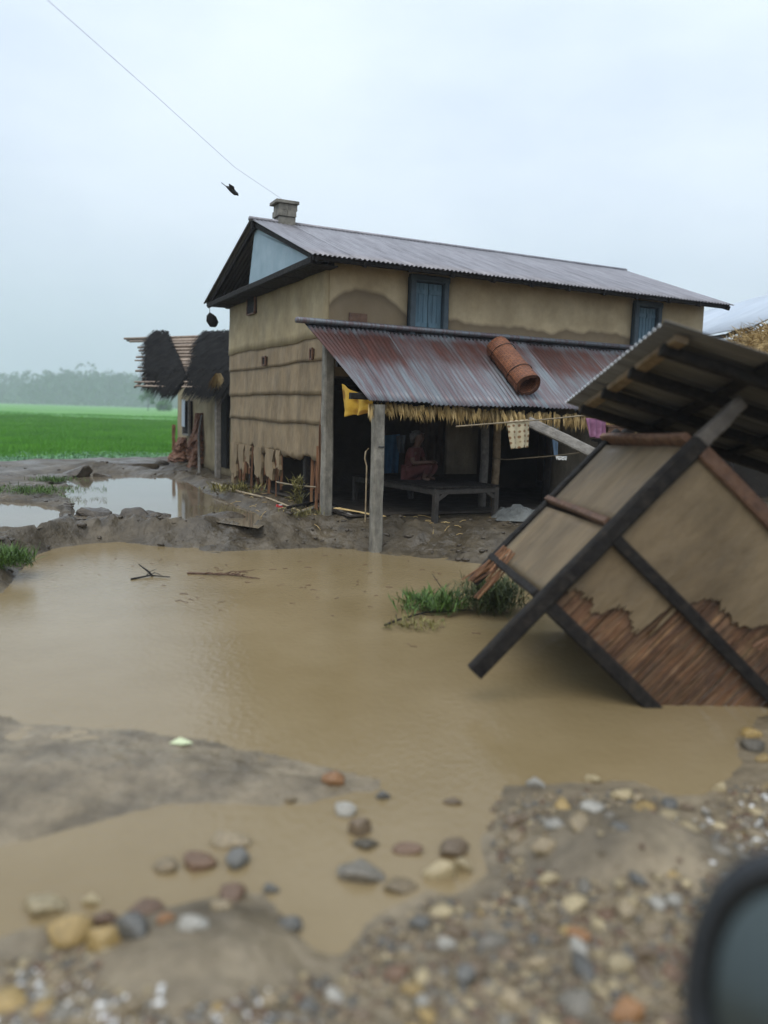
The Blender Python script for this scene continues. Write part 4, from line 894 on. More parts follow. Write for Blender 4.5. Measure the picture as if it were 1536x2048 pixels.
for k in range(160):
    a = rj.uniform(0, 6.28); i = len(V); ln = rj.uniform(.2,.42); q = rj.uniform(.1,.28); w = .014; x, y = math.cos(a)*.05, math.sin(a)*.05; tz = 2.38+rj.uniform(-.05,.08)
    V += [(x-w, y-w, tz), (x+w, y+w, tz), (math.cos(a)*q, math.sin(a)*q, tz-ln)]; F.append((i, i+1, i+2))
mb = MB(); mb.add(V, F); mb.build('straw_tuft', M['straw'], PO)
mb = MB(); mb.tube([hw(-.05, 8.3, .3), hw(.1, 9.0, 1.25), hw(.32, 9.6, 1.75)], [.035,.03,.025], 6); one('leaning_stick', mb, M['wood_grey'], 'grey stick leaning against the small hut beside the tufted post', 'stick')
mb = MB()

# ------------------------------------------------------------------ neighbouring house far right
NH = empty('neighbour_house', (9.0, 19.5, .3)); tag(NH, 'neighbouring house with a pale blue tin roof at the right edge', 'house')
def nl(p): return Vector(p)-Vector((9.0, 19.5, .3))
E1 = at(1450, 662, 18.0); R1 = at(1720, 545, 17.6); sh = Vector((-.9, 9, 0)); slope = E1-R1; dirn = sh.normalized()
mN = sheet_mesh('roof_sheet', .95, slope.length, ny=2, spw=4)
NR = MB(); NR.beam(nl(R1)+Vector((0,0,-.08)), nl(R1+sh)+Vector((0,0,-.08)), .08, .1); NR.beam(nl(E1)+Vector((.05,.1,-.10)), nl(E1+sh)+Vector((.05,0,-.10)), .07, .09); NR.beam(nl(E1)+Vector((.1,.1,-.09)), nl(R1)+Vector((0,.1,-.11)), .07, .1)
NRO = NR.build('roof_frame', M['wood_dark'], NH)
for k in range(11):
    obj('roof_sheet', mN, M['tin_pale'], NRO, mw=frame(nl(R1+sh)-dirn*(.86*k) + Vector((0,0,.008*(k % 2))), -dirn, slope))
mb = MB(); q0, q1 = nl(E1)+Vector((.6,.6,0)), nl(E1+sh)+Vector((.6,-.4,0))
mb.beam((q0.x, q0.y, 1.5), (q1.x, q1.y, 1.5), .15, 3.3, 1, 0); mb.beam((q0.x, q0.y-.02, 1.5), (q0.x+5, q0.y-.5, 1.5), .15, 3.3, 1, 0); mb.build('wall', M['dark_mud'], NH)
def straw_heap(name, label, c, rx, ry, rzz, n, seed):
    rs = random.Random(seed); V = []; F = []
    for k in range(n):
        a = rs.uniform(0, 6.28); q = math.sqrt(rs.random()); e = math.sqrt(max(0, 1-q*q)); x, y, z = math.cos(a)*q*rx, math.sin(a)*q*ry, e*rzz*rs.uniform(.75,1.05)
        d = Vector((rs.uniform(-1,1)+x*.8, rs.uniform(-1,1)+y*.8, rs.uniform(-.5,1.0))).normalized()*rs.uniform(.15,.38); w = Vector((rs.uniform(-1,1), rs.uniform(-1,1), rs.uniform(-1,1))).normalized()*.014
        i = len(V); V += [(x-w.x, y-w.y, z-w.z), (x+w.x, y+w.y, z+w.z), (x+d.x, y+d.y, z+d.z)]; F.append((i, i+1, i+2))
    n_ = 14
    for j in range(6):
        t = j/5*math.pi/2
        for i in range(n_): a = 2*math.pi*i/n_; V.append((math.cos(a)*rx*.93*math.cos(t), math.sin(a)*ry*.93*math.cos(t), rzz*.9*math.sin(t)))
    b = len(V)-6*n_
    for j in range(5):
        for i in range(n_): F.append((b+j*n_+i, b+j*n_+(i+1) % n_, b+(j+1)*n_+(i+1) % n_, b+(j+1)*n_+i))
    mb = MB(); mb.add(V, F); ob = mb.build(name, M['straw'], None); ob.location = c; return tag(ob, label, 'straw heap')
pc = at(1535, 730, 17.0)
straw_heap('straw_heap', 'yellow straw heap stacked under the pale blue tin roof', (pc.x, pc.y, pc.z-.15), .95, .8, .95, 2600, 3)
mb = MB(); mb.box((pc.x+.3, pc.y, pc.z-.22), (2.6, 1.7, .10))
for dx in (-.9, 1.4):
    for dy in (-.7, .7): mb.beam((pc.x+dx, pc.y+dy, .2), (pc.x+dx, pc.y+dy, pc.z-.25), .12, .12)
one('straw_platform', mb, M['wood_dark'], 'dark timber platform carrying the straw heap', 'platform')

# ------------------------------------------------------------------ collapsed shed tipped into the pond
O_ = at(1085, 1200, 5.3); pT = at(1388, 892, 5.38); pv = (pT-O_); Hh = pv.length; pv.normalize()
gF = at(962, 1147, 7.1)-O_; gv = (gF - pv*gF.dot(pv)).normalized(); sv = gv.cross(pv).normalized()
if sv.x < 0: sv = -sv
SM = Matrix(((sv.x, gv.x, pv.x, O_.x), (sv.y, gv.y, pv.y, O_.y), (sv.z, gv.z, pv.z, O_.z), (0, 0, 0, 1)))
SHED = empty('collapsed_shed', mat=SM); tag(SHED, 'collapsed mud-plastered shed with dark timber frame tipped into the brown water', 'shed')
GD, SLn = 1.80, 2.9
def sp(px, py, axis, val):                 # pixel -> shed coordinates on the plane axis = val
    inv = SM.inverted(); c = inv @ CAM; d = inv.to_3x3() @ ray(px, py); return c + d*((val-c[axis])/d[axis])
e0 = sp(925, 1322, 1, -.03); e1 = sp(1478, 800, 1, -.03)
zt = Hh+.04; mb = MB(); mb.beam((0, -.035, e0.z), (0, -.035, zt), .115, .10, 10, .005); mb.build('corner_post', M['wood_dark'], SHED)
mb = MB(); mb.beam((0, -.035, zt), (.005, -.035, e1.z), .108, .095, 4, .006, taper=.86); mb.build('post_end', M['wood_weathered'], SHED)
e2 = sp(935, 1182, 1, GD)
mb = MB(); mb.beam((0, GD, -.28), (0, GD, Hh+.15), .10, .10, 8, .005); mb.build('corner_post', M['wood_dark'], SHED)
mb = MB(); mb.beam((SLn, -.02, -.1), (SLn, -.02, Hh+.2), .10, .10, 6, .005); mb.build('corner_post', M['wood_dark'], SHED)
mb = MB(); mb.beam((SLn, GD, -.1), (SLn, GD, Hh+.2), .10, .10, 6, .005); mb.build('corner_post', M['wood_dark'], SHED)
# front face frame
zm = sp(1222, 1072, 1, -.02).z
mb = MB(); mb.beam((.02, -.03, 0), (SLn, -.03, 0), .085, .10, 8, .005); mb.build('sill_beam', M['wood_dark'], SHED)
mb = MB(); mb.beam((.05, -.055, zm), (SLn, -.055, zm-.02), .05, .085, 8, .004); mb.build('batten', M['wood_dark'], SHED)
mb = MB(); mb.beam((.05, -.05, Hh), (SLn, -.05, Hh), .06, .10, 8, .005); mb.build('top_rail', M['wood_brown'], SHED)
# woven backing strips of the front wall, then plaster sheets with a torn edge near the water
kk = 0
for k in range(96):
    x = .04+k*.0265
    for (za, zb) in ((.02, zm-.03), (zm+.03, Hh-.04)):
        mb = MB(); dz = rj.uniform(-.004,.004); mb.beam((x+rj.uniform(-.006,.006), -.004+dz, za), (x+rj.uniform(-.006,.006), -.004+dz, zb), .024, .010, 4, .0035, up=(0,1,0)); mb.build('bamboo_slat', M['slat'], SHED)
def plaster(px_edge, z0, z1, up_from):
    """plaster panel over the slats; lower-right boundary torn (px_edge: points of the torn edge in photo pixels)"""
    edge = [sp(a, b, 1, -.02) for a, b in px_edge]; pts = [(e.x, min(max(e.z, z0), z1)) for e in edge]
    return pts
def torn(pts, amp, sub=4):
    out = []
    for i in range(len(pts)-1):
        for q in jag(pts[i], pts[i+1], sub, amp, rj): out.append(q)
    out.append(pts[-1]); return out
def streaky(pts, n, amp):
    """torn edge that runs in tongues along the slats"""
    out = []
    for i in range(len(pts)-1):
        for k in range(n):
            t = k/n; a = pts[i][0]+(pts[i+1][0]-pts[i][0])*t; b = pts[i][1]+(pts[i+1][1]-pts[i][1])*t; q = rj.uniform(-amp, amp)*(1 if rj.random() < .8 else 3.2); out += [(a, b+q), (a+.006, b+q+rj.uniform(-.01,.01))]
    return out
def clampz(pts, z0, z1): return [(a, min(max(b, z0), z1)) for a, b in pts]
def front_panel(ep, z0, z1, first):
    e = [sp(a, b, 1, -.02) for a, b in ep]; pts = sorted([(q.x, q.z) for q in e]); t = clampz(streaky(pts, 9, .016), z0, z1)
    t = [q for i, q in enumerate(t) if i == 0 or q[0] > t[i-1][0]]
    xs3 = [.045] + [q[0] for q in t]; v = []; f = []
    # strip mesh between torn lower edge and the straight upper edge, with front and back skins
    low = [(.045, z0)] + [(t[0][0], z0)] + t + [(t[-1][0]+.002, z1)]
    low = [low[0]] + [q for i, q in enumerate(low[1:]) if q[0] > low[i][0]-1e-9]
    for (a, b) in low:
        for zz in (b, (b*2+z1)/3, (b+z1*2)/3, z1):
            dpt = .014*float(fbm(a*2.2, zz*2.2, 1, 4, 2)); v += [(a, -.036+dpt, zz), (a, -.014+dpt, zz)]
    for i in range(len(low)-1):
        for j in range(3):
            p, q = i*8+j*2, (i+1)*8+j*2; f.append((p, q, q+2, p+2)); f.append((p+1, p+3, q+3, q+1))
        f.append((i*8, i*8+1, (i+1)*8+1, (i+1)*8)); f.append((i*8+6, (i+1)*8+6, (i+1)*8+7, i*8+7))
    mb = MB(); mb.add(v, f); return fixn(mb.build('plaster_panel', M['hut_plaster'], SHED))
front_panel([(1100,1195),(1125,1180),(1152,1176),(1180,1190),(1198,1228),(1225,1212),(1248,1215),(1262,1240),(1268,1268),(1300,1268),(1332,1228),(1350,1200),(1370,1180)], .05, zm-.03, 0)
front_panel([(1385,1200),(1410,1196),(1428,1200),(1450,1222),(1472,1250),(1500,1255),(1530,1246),(1560,1262),(1600,1310),(1650,1340)], zm+.03, Hh-.04, 1)
# left end wall (sees the camera edge-on): two plaster panels, mid batten, sill, top board
zl = sp(1200, 1042, 0, -.02).z
for a, b in ((.03, zl-.03), (zl+.03, Hh-.03)):
    def fn(s, t, a=a, b=b):
        y = .06+(GD-.12)*s; z = a+(b-a)*t; return (-.02-.008*float(fbm(y, z, 2.5, 4, 8)), y, z), (1, 0, 0)
    fixn(grid_patch(fn, 14, 8, .04).build('plaster_panel', M['hut_plaster'], SHED, True))
mb = MB(); mb.beam((-.035, .04, zl), (-.035, GD, zl+.04), .07, .05, 5, .004); mb.build('batten', M['wood_brown'], SHED)
mb = MB(); mb.beam((-.03, .04, 0), (-.03, GD, 0), .08, .06, 5, .004); mb.build('sill_beam', M['wood_dark'], SHED)
mb = MB(); mb.beam((-.035, .02, Hh+.01), (-.035, GD+.05, Hh+.03), .13, .05, 6, .006); mb.build('top_rail', M['wood_brown'], SHED)
mb = MB(); mb.box((SLn/2, GD-.03, Hh/2), (SLn, .05, Hh)); mb.build('back_wall', M['dark_mud'], SHED)
mb = MB(); mb.box((SLn-.05, GD/2, Hh/2), (.05, GD-.2, Hh)); mb.build('end_wall', M['dark_mud'], SHED)
for k in range(7):
    mb = MB(); y = .12+k*.27; mb.box((SLn/2, y, .03), (SLn-.1, .25, .03)); mb.build('floor_board', M['wood_dark'], SHED)
# torn wattle at the foot of the end wall
for k in range(16):
    mb = MB(); y = GD-.02-rj.uniform(0,.55); mb.beam((-.03+rj.uniform(-.03,.03), y, .15), (-.03+rj.uniform(-.10,.06), y+rj.uniform(-.12,.12), -.10-rj.uniform(0,.28)), .016, .009, 3, .004); mb.build('wattle_stick', M['wattle'], SHED)
# roof: corrugated sheets over purlins, rising from the left eave
Cn = at(1325, 645, 4.95); Cf = at(1130, 805, 6.95); inv = SM.inverted(); cn, cf = inv @ Cn, inv @ Cf
ed = cf-cn; rdir = inv.to_3x3() @ (at(1536, 722, 5.0)-Cn); Wd = ed.length; nrm = ed.normalized()
rdir = (rdir - nrm*rdir.dot(nrm)).normalized(); LR = 2.7; rn = nrm.cross(rdir).normalized()
if rn.z < 0: rn = -rn
RB = MB()
for k, t in enumerate((.10, .36, .64, .90)):
    a = cn+nrm*(Wd*t)-rn*.075; RB.beam(a+rdir*.10, a+rdir*LR, .075, .075, 6, .004, up=rn)
RS = RB.build('roof_frame', M['wood_dark'], SHED)
for k, t in enumerate((.16, .75, 1.45, 2.2)):
    a = cn+rdir*t-rn*.030; mb = MB(); mb.beam(a+nrm*.06, a+nrm*(Wd-.05), .09, .045, 6, .005, up=rn); mb.build('purlin', M['wood_pale'] if k == 0 else M['wood_dark'], RS)
nS = 3; sw = Wd/nS
mS = sheet_mesh('roof_sheet', sw+.06, LR, ny=4, amp=.011)
x_ax = nrm if nrm.cross(rdir).dot(rn) > 0 else -nrm
for k in range(nS):
    org = cn+nrm*(sw*k) if x_ax.dot(nrm) > 0 else cn+nrm*(sw*k+sw)
    obj('roof_sheet', mS, M['tin_dark'], RS, mw=frame(org+rn*(.006*(k % 2)), x_ax, rdir))
mb = MB()
for k in range(int(Wd/.076)):
    p = cn+nrm*(.076*k+.03)-rdir*.004-rn*.012; r_ = rj.uniform(.006,.010); mb.tube([p+rn*.008, p+rn*.004, p-rn*.004, p-rn*.010], [r_*.4, r_, r_, r_*.3], 6)
M['drop'] = mk('water_drop', [(.3,(.75,.8,.85)),(.7,(.85,.9,.95))], rough=(.03,.06), bump=0); mb.build('water_drops', M['drop'], RS, True)['kind'] = 'stuff'  # drips on the eave, coloured near white to paint their glint
# short props between wall top and roof
for (y, x) in ((-.03, .9), (GD, .9), (GD, .05)):
    mb = MB(); hgt = (cn+rdir*((x-cn.x)/rdir.x)).z; mb.beam((x, y, Hh-.02), (x, y, min(hgt, Hh+1.0)), .08, .08, 3, .004); mb.build('prop', M['wood_dark'], SHED)
# loose bamboo at right on the wall foot
mb = MB()
for k in range(7): a = sp(1505+6*k, 1290+rj.uniform(-10,10), 1, -.09); b = sp(1560+6*k, 1255+rj.uniform(-15,15), 1, -.10); mb.tube([a, b], .012, 6)
mb.build('loose_slats', M['wattle'], SHED)

# ------------------------------------------------------------------ sky things: wire, bird, hanging lump
M['wire_grey'] = plain('wire_grey', (.70,.70,.70), .5)
line('overhead_wire', 'thin overhead wire running from upper left to the house ridge', [at(-150, -230, 6.8), at(95, 0, 8.0), at(310, 190, 10.2), at(470, 335, 12.6), hw(.05, 2.4, 5.62)], .0027, M['wire_grey'], 'wire', n=8, sag=.0)
def bird(px, py, Yd, label, s):
    c = at(px, py, Yd); r = empty('bird', c); tag(r, label, 'bird'); r.rotation_euler = (.1, math.radians(32), .35)
    mb = MB(); mb.tube([(-.13*s,0,.0), (-.07*s,0,.005), (0,0,.01), (.08*s,0,.0), (.12*s,0,.01), (.15*s,0,.0)], [.006*s,.03*s,.05*s,.042*s,.028*s,.006*s], 9); mb.build('body', M['black_metal'], r, True)
    for q in (-1, 1):
        mb = MB(); mb.add([(.06*s,q*.03*s,.02*s),(-.06*s,q*.03*s,.02*s),(-.10*s,q*.12*s,.05*s),(.0,q*.13*s,.06*s),(.06*s,q*.03*s,.008*s),(-.06*s,q*.03*s,.008*s),(-.10*s,q*.12*s,.04*s),(.0,q*.13*s,.05*s)], [(0,1,2,3),(7,6,5,4),(0,3,7,4),(3,2,6,7),(2,1,5,6),(1,0,4,5)]); mb.build('wing', M['black_metal'], r)
    mb = MB(); mb.add([(-.11*s,-.01*s,.004),(-.11*s,.01*s,.004),(-.22*s,.035*s,0),(-.22*s,-.035*s,0),(-.11*s,0,-.006)], [(0,1,2,3),(4,1,0),(4,2,1),(4,3,2),(4,0,3)]); mb.build('tail', M['black_metal'], r)
bird(463, 381, 13, 'small dark bird in the sky left of the roof ridge', .85)
c = hl(at(424, 640, 17.6)); mb = MB(); w0 = at(424, 640, 17.4); mb.tube([w0+Vector((-.06,0,.48)), w0+Vector((-.05,0,.16)), w0+Vector((-.045,0,.10)), w0+Vector((-.01,0,.02)), w0+Vector((.05,0,-.09)), w0+Vector((.09,0,-.13))], [.006,.006,.07,.11,.10,.03], 9, jit=.12)
one('hanging_bundle', mb, M['thatch_black'], 'small dark bundle hanging below the rear eave corner of the house', 'bundle', True)

# ------------------------------------------------------------------ mud clods, debris, sticks
ico_cache = {}
def rock_mesh(seed, sub=2, rough=.28, flatz=.62):
    key = (seed, sub, rough, flatz)
    if key in ico_cache: return ico_cache[key]
    bm = bmesh.new(); bmesh.ops.create_icosphere(bm, subdivisions=sub, radius=.5); rs = np.random.RandomState(seed); o1 = rs.uniform(0, 90, 3)
    for v in bm.verts:
        c = v.co*2; n1 = float(fbm(c.x*1.1+o1[0]+c.z*.7, c.y*1.1+o1[1]-c.z*.5, 1.0, 3, 0)); v.co *= 1+rough*n1*1.4
    for k in range(7):                          # broken flat facets
        d = Vector(rs.normal(size=3)).normalized(); h = .29+.13*rs.rand()
        for v in bm.verts:
            q = v.co.dot(d)
            if q > h: v.co -= d*(q-h)*.92
    for v in bm.verts: v.co.z *= flatz; v.co.y *= .8
    m = bpy.data.meshes.new('stone'); bm.to_mesh(m); bm.free(); m.polygons.foreach_set('use_smooth', [True]*len(m.polygons)); ico_cache[key] = m; return m
def rock(name, label, cat, px, py, wpx, hpx, mat, seed, group=None, sink=.25, sub=2, flatz=.62, rough=.28):
    p = ground_at(px, py+hpx*.25); d = (p-CAM).length; w = wpx/FPX*d; m = rock_mesh(seed, sub, rough, flatz).copy(); m.materials.clear(); m.materials.append(mat)
    ob = bpy.data.objects.new(name, m); COL.objects.link(ob); hh = max(hpx/FPX*d*1.05/flatz, w*.5) ; ob.scale = (w, w*.95, hh*.85)
    ob.location = (p.x, p.y, p.z+hh*.85*flatz*(.5-sink)); ob.rotation_euler = (rj.uniform(-.1,.1), rj.uniform(-.1,.1), rj.uniform(-.4,.4)); return tag(ob, label, cat, group)
for i, (px, py, w, h, lb) in enumerate((
    (190, 1056, 90, 34, 'big muddy clod on the washed-out bank left of the puddle'), (425, 1056, 80, 30, 'rounded mud clod at the pond edge below the puddle'),
    (405, 1034, 64, 18, 'flat dark mud clod at the right end of the puddle'), (300, 1060, 90, 30, 'broken wet mud clod in the dam between puddle and pond'),
    (262, 943, 80, 14, 'thin flat slab of earth at the far side of the puddle'), (150, 936, 70, 24, 'dug clod of earth on the heap by the paddy edge'),
    (205, 938, 50, 20, 'smaller dug clod right of the earth heap by the paddy'), (245, 1062, 60, 30, 'dark undercut mud clod on the dam'))):
    rock('mud_clod', lb, 'mud clod', px, py, w, h, M['mud_clod'], 40+i, 'mud clods on the bank', .42, 4, .6, 1.0)
rock('dark_rock', 'dark rounded rock beside the small hut at the field edge', 'rock', 322, 925, 30, 18, M['mud_clod'], 61)
def ground_line(name, label, cat, pix, r, mat, lift=.03):
    mb = MB(); pts = []
    for a, b in pix: q = ground_at(a, b); pts.append(Vector((q.x, q.y, q.z+lift)))
    mb.tube(pts, r, 6); return one(name, mb, mat, label, cat, True)
ground_line('bamboo_pole', 'long thin bamboo pole lying along the foot of the house wall', 'pole', [(425,968),(480,985),(540,1003),(600,1027),(655,1042)], .022, M['bamboo'])
mb = MB()
ground_line('dark_pole', 'upper of two dark poles sloping down the bank to the pond', 'pole', [(575,1026),(640,1050),(716,1080)], .024, M['wood_dark'], .06)
ground_line('dark_pole', 'lower of two dark poles sloping down the bank to the pond', 'pole', [(590,1036),(650,1058),(702,1082)], .020, M['wood_grey'], .05)
p = ground_at(558, 1057); mb = MB(); mb.box((p.x, p.y, p.z+.03), (.10, .07, .035), Matrix.Rotation(.3, 3, 'Z') @ Matrix.Rotation(.2, 3, 'Y')); lt = one('litter_packet', mb, M['c_red'], 'small red and white wrapper on the mud bank', 'wrapper', loc=p)
mb = MB(); mb.box((.02, 0, .050), (.055, .072, .006)); mb.build('white_panel', M['c_white'], lt)
p = ground_at(360, 1490); mb = MB(); mb.add([(p.x-.06,p.y,p.z+.012),(p.x+.02,p.y-.03,p.z+.02),(p.x+.07,p.y+.01,p.z+.014),(p.x-.01,p.y+.04,p.z+.03),(p.x-.06,p.y,p.z+.006),(p.x+.02,p.y-.03,p.z+.012),(p.x+.07,p.y+.01,p.z+.006),(p.x-.01,p.y+.04,p.z+.02)], [(0,1,2,3),(7,6,5,4),(0,4,5,1),(1,5,6,2),(2,6,7,3),(3,7,4,0)])
M['scrap'] = plain('pale_scrap', (.62,.68,.42), .4); one('paper_scrap', mb, M['scrap'], 'pale greenish scrap lying on the grey mud spit', 'scrap', loc=p)
# twigs in the water
def twig(name, label, pix, r, mat, z=.012, branches=5, seed=0):
    rs = random.Random(seed); mb = MB(); pts = [G(a, b, z)+Vector((0,0,rs.uniform(-.004,.01))) for a, b in pix]; mb.tube(pts, [r*(1-.6*i/(len(pts)-1)) for i in range(len(pts))], 6)
    for k in range(branches):
        t = rs.uniform(.2,.95)*(len(pts)-1); i = min(int(t), len(pts)-2); a = pts[i].lerp(pts[i+1], t-i); d = (pts[i+1]-pts[i]).normalized(); sd = Vector((-d.y, d.x, 0))*rs.choice((-1,1)); ln = rs.uniform(.1,.28)
        mb.tube([a, a+(d*.8+sd*.5)*ln*.5+Vector((0,0,.03)), a+(d+sd*.6)*ln+Vector((0,0,rs.uniform(-.01,.05)))], [r*.55, r*.4, r*.2], 5)
    return one(name, mb, mat, label, 'twig', True)
twig('floating_twig', 'dark twig sticking out of the pond on the left', [(262,1158),(300,1152),(340,1155)], .012, M['wood_dark'], .01, 2, 1)
p0 = G(310, 1153, 0); mb = MB(); mb.tube([p0+Vector((.02,0,-.05)), p0+Vector((-.08,.02,.05)), p0+Vector((-.20,.04,.13))], [.014,.012,.005], 6); one('twig_stub', mb, M['wood_dark'], 'short dark stub rising from the pond beside the left twig', 'twig', True)
twig('reddish_branch', 'reddish dry branch floating in the pond before the bank', [(375,1146),(420,1148),(470,1150),(520,1158)], .013, M['wood_brown'], .012, 8, 3)
twig('bent_twig', 'thin bare twig rising from the pond left of the green weeds', [(770,1250),(800,1238),(850,1225),(905,1222)], .012, M['wood_dark'], .03, 7, 4)
p0 = G(905, 1205, 0); mb = MB(); mb.tube([p0, p0+Vector((-.10,.05,.12)), p0+Vector((-.22,.12,.28))], [.008,.006,.003], 5); mb.tube([p0+Vector((-.10,.05,.12)), p0+Vector((-.02,.1,.2))], [.005,.002], 5); one('upright_twig', mb, M['wood_dark'], 'fine upright twig behind the green weeds by the shed', 'twig', True)
mb = MB()
for k in range(70):
    a, b = rj.choice(((rj.uniform(120,960), rj.uniform(1108,1150)), (rj.uniform(700,1000), rj.uniform(1120,1300)), (rj.uniform(300,760), rj.uniform(1120,1240)))); q = G(a, b, .004); d = Vector((rj.uniform(-1,1), rj.uniform(-.6,.6), 0)).normalized()*rj.uniform(.02,.10)
    mb.tube([q, q+d*.5+Vector((0,0,.003)), q+d], rj.uniform(.002,.004), 4)
ob = one('floating_bits', mb, M['wood_brown'], 'tiny straw and twig bits floating on the brown pond', 'debris'); ob['kind'] = 'stuff'
# washed-in weeds at the shed foot
def clump(name, label, px, py, n, size, mat, seed, spread, hh=.15, z=None, width=.16, cat='weeds', kind=None):
    p = ground_at(px, py); z = p.z if z is None else z; rs = np.random.RandomState(seed); pts = np.stack([rs.normal(0, spread, n), rs.normal(0, spread*.7, n), np.zeros(n)], 1)
    ob = obj(name, leaf_mesh(name, pts, 14, size, hh, seed, .05, width), mat); ob.location = (p.x, p.y, z); return tag(ob, label, cat, kind=kind)
clump('green_weeds', 'bright green weeds washed against the foot of the fallen shed', 868, 1222, 50, .17, M['weed'], 21, .17, .10, 0, width=.10)
clump('dark_weeds', 'dark matted weeds hanging under the lower corner of the fallen shed', 985, 1225, 150, .17, M['weed_dark'], 22, .16, .26, .0, width=.07)
clump('water_weeds', 'flat yellow-green weeds floating left of the fallen shed', 835, 1255, 8, .12, M['wilted'], 23, .14, .02, 0)
clump('grass_clump', 'bright green grass clump on the bank at the left edge', -5, 1148, 70, .22, M['weed'], 24, .18, .10, width=.07, cat='grass')
clump('grass_tuft', 'muddy green grass on the strip between the two puddles', 75, 985, 120, .12, M['weed'], 25, .42, .03, width=.09, cat='grass')
clump('grass_tuft', 'small grass tuft at the left corner of the big puddle', 110, 968, 60, .13, M['weed'], 26, .22, .05, width=.09, cat='grass')
clump('wilted_plant', 'wilted yellow-green plant drooping before the broken wall opening', 592, 1018, 10, .20, M['wilted'], 27, .03, .45, width=.18, cat='plant')
clump('dry_grass', 'dry matted straw on the bank below the broken wall', 610, 1033, 14, .20, M['wilted'], 28, .14, .03, width=.05, cat='grass')
clump('dry_grass', 'dry dark leaves piled at the foot of the gable wall', 460, 985, 22, .22, M['wilted'], 29, .25, .08, width=.12, cat='leaves')

# ------------------------------------------------------------------ stones and gravel of the foreground
GLINT_WHITE = (.66,.66,.64)  # near-white pebble colour that paints the wet glints
def stone_mat(name, c): return mk('stone_'+name, [(.3, tuple(v*.7 for v in c)), (.5, c), (.75, tuple(min(1, v*1.3) for v in c))], scale=9, detail=6, rough=(.18,.5), bump=.35, bscale=25, rand=.2, dirt=.2, dscale=(1.5,1.5,1.5))
SC = {'orange': (.36,.15,.045), 'cream': (.52,.42,.24), 'ochre': (.42,.28,.09), 'slate': (.085,.10,.115), 'brown': (.15,.10,.065), 'red': (.16,.075,.045), 'grey': (.19,.18,.16), 'beige': (.36,.28,.17), 'tan': (.26,.195,.115), 'pale': (.45,.44,.40), 'dark': (.055,.052,.048)}
SC = {k: tuple(v*.62+w*.38 for v, w in zip(c, (.17,.137,.078))) for k, c in SC.items()}
SMAT = {k: stone_mat(k, c) for k, c in SC.items()}
SMAT['white'] = stone_mat('white', GLINT_WHITE)
named = [
 (668,1552,52,42,'orange','bright orange stone at the tip of the grey mud spit'), (690,1618,46,36,'pale','pale grey stone standing in the shallow water below the orange stone'),
 (716,1652,50,48,'brown','rusty brown stone in the shallows behind the pale grey stone'), (735,1685,48,26,'dark','dark purple-brown stone in the shallows'),
 (720,1742,98,40,'grey','long flat grey stone in the middle of the shallow water'), (878,1740,58,52,'cream','larger cream stone of the pair at the gravel edge'),
 (925,1728,42,36,'cream','smaller cream stone of the pair at the gravel edge'), (905,1694,68,46,'brown','brown stone behind the two cream stones'),
 (815,1694,58,26,'red','low reddish stone awash left of the cream pair'), (476,1714,52,46,'slate','slate-blue stone on the left shoal'),
 (400,1722,70,36,'red','rust-brown stone awash on the left shoal'), (466,1678,68,36,'beige','pale beige stone at the top of the left shoal'),
 (330,1730,50,30,'tan','tan stone just under the water left of the rust-brown one'), (540,1775,32,26,'slate','small slate pebble in the channel'), (582,1842,50,42,'slate','dark round slate stone in the channel right of the slab'),
 (140,1862,80,64,'ochre','large yellow ochre stone at lower left'), (208,1876,78,56,'ochre','tan-yellow stone touching the large ochre stone'), (92,1808,74,46,'cream','pale yellow stone left of the ochre pair'),
 (182,1800,36,26,'cream','small pale yellow stone behind the brick-red one'), (203,1838,48,32,'red','brick-red stone behind the ochre pair'), (270,1852,78,62,'slate','blue-grey flat stone right of the ochre pair'),
 (290,1814,72,30,'red','reddish-brown slab stone behind the blue-grey stone'), (330,1835,32,24,'orange','small orange stone by the blue-grey stone'), (465,1782,62,36,'red','dark reddish stone behind the big grey slab'),
 (444,1812,44,32,'beige','peach-coloured stone on the edge of the big grey slab'), (390,1845,50,40,'pale','pale grey-blue stone on the edge of the big grey slab'),
 (1088,1690,50,38,'beige','pinkish beige stone left of the mud mound'), (1028,1640,46,38,'brown','dark brown stone at the left end of the gravel'), (1110,1645,44,34,'pale','greenish pale stone near the mud mound'), (1030,1675,44,30,'tan','tan stone below the dark brown one'),
 (1245,1588,50,22,'cream','cream oblong stone on the far gravel edge'), (1190,1556,32,26,'cream','cream stone at the waterline of the far gravel'), (1070,1565,38,26,'pale','whitish stone at the waterline of the far gravel'),
 (1096,1756,36,30,'cream','cream stone below the mud mound'), (1262,1802,30,26,'cream','small cream stone in the middle gravel'), (1345,1802,36,36,'pale','pale greenish stone near the wing mirror'),
 (1238,1925,48,42,'cream','cream stone in the lower right gravel'), (932,1946,46,38,'slate','dark blue stone in the lower gravel'), (1160,1872,48,36,'orange','orange stone in the lower gravel'), (895,1885,34,30,'pale','white stone in the lower gravel'),
 (1255,2020,60,50,'orange','orange-tan stone at the bottom edge beside the mirror'), (1500,1464,38,30,'ochre','yellow stone on the right bank above its neighbours'), (1528,1514,32,26,'ochre','yellow stone at the right edge of the bank'), (1504,1490,44,30,'dark','dark stone between the yellow stones on the right bank'),
 (1440,1575,30,24,'cream','cream stone on the right end of the far gravel'), (583,1598,26,20,'tan','small tan stone at the foot of the mud spit'), (765,1590,30,22,'slate','small blue-grey stone beside the spit tip'), (905,1602,34,16,'brown','flat brown stone alone in the shallow channel'),
 (1290,1905,54,40,'brown','brown stone beside the lower cream stone'), (800,1770,70,26,'tan','yellowish flat stone at the gravel edge below the cream pair')]
for i, (px, py, w, h, c, lb) in enumerate(named):
    rock('stone', lb, 'stone', px, py, w, h, SMAT[c], 100+i % 14, 'river stones in the foreground', .38, 3, .62, .42)
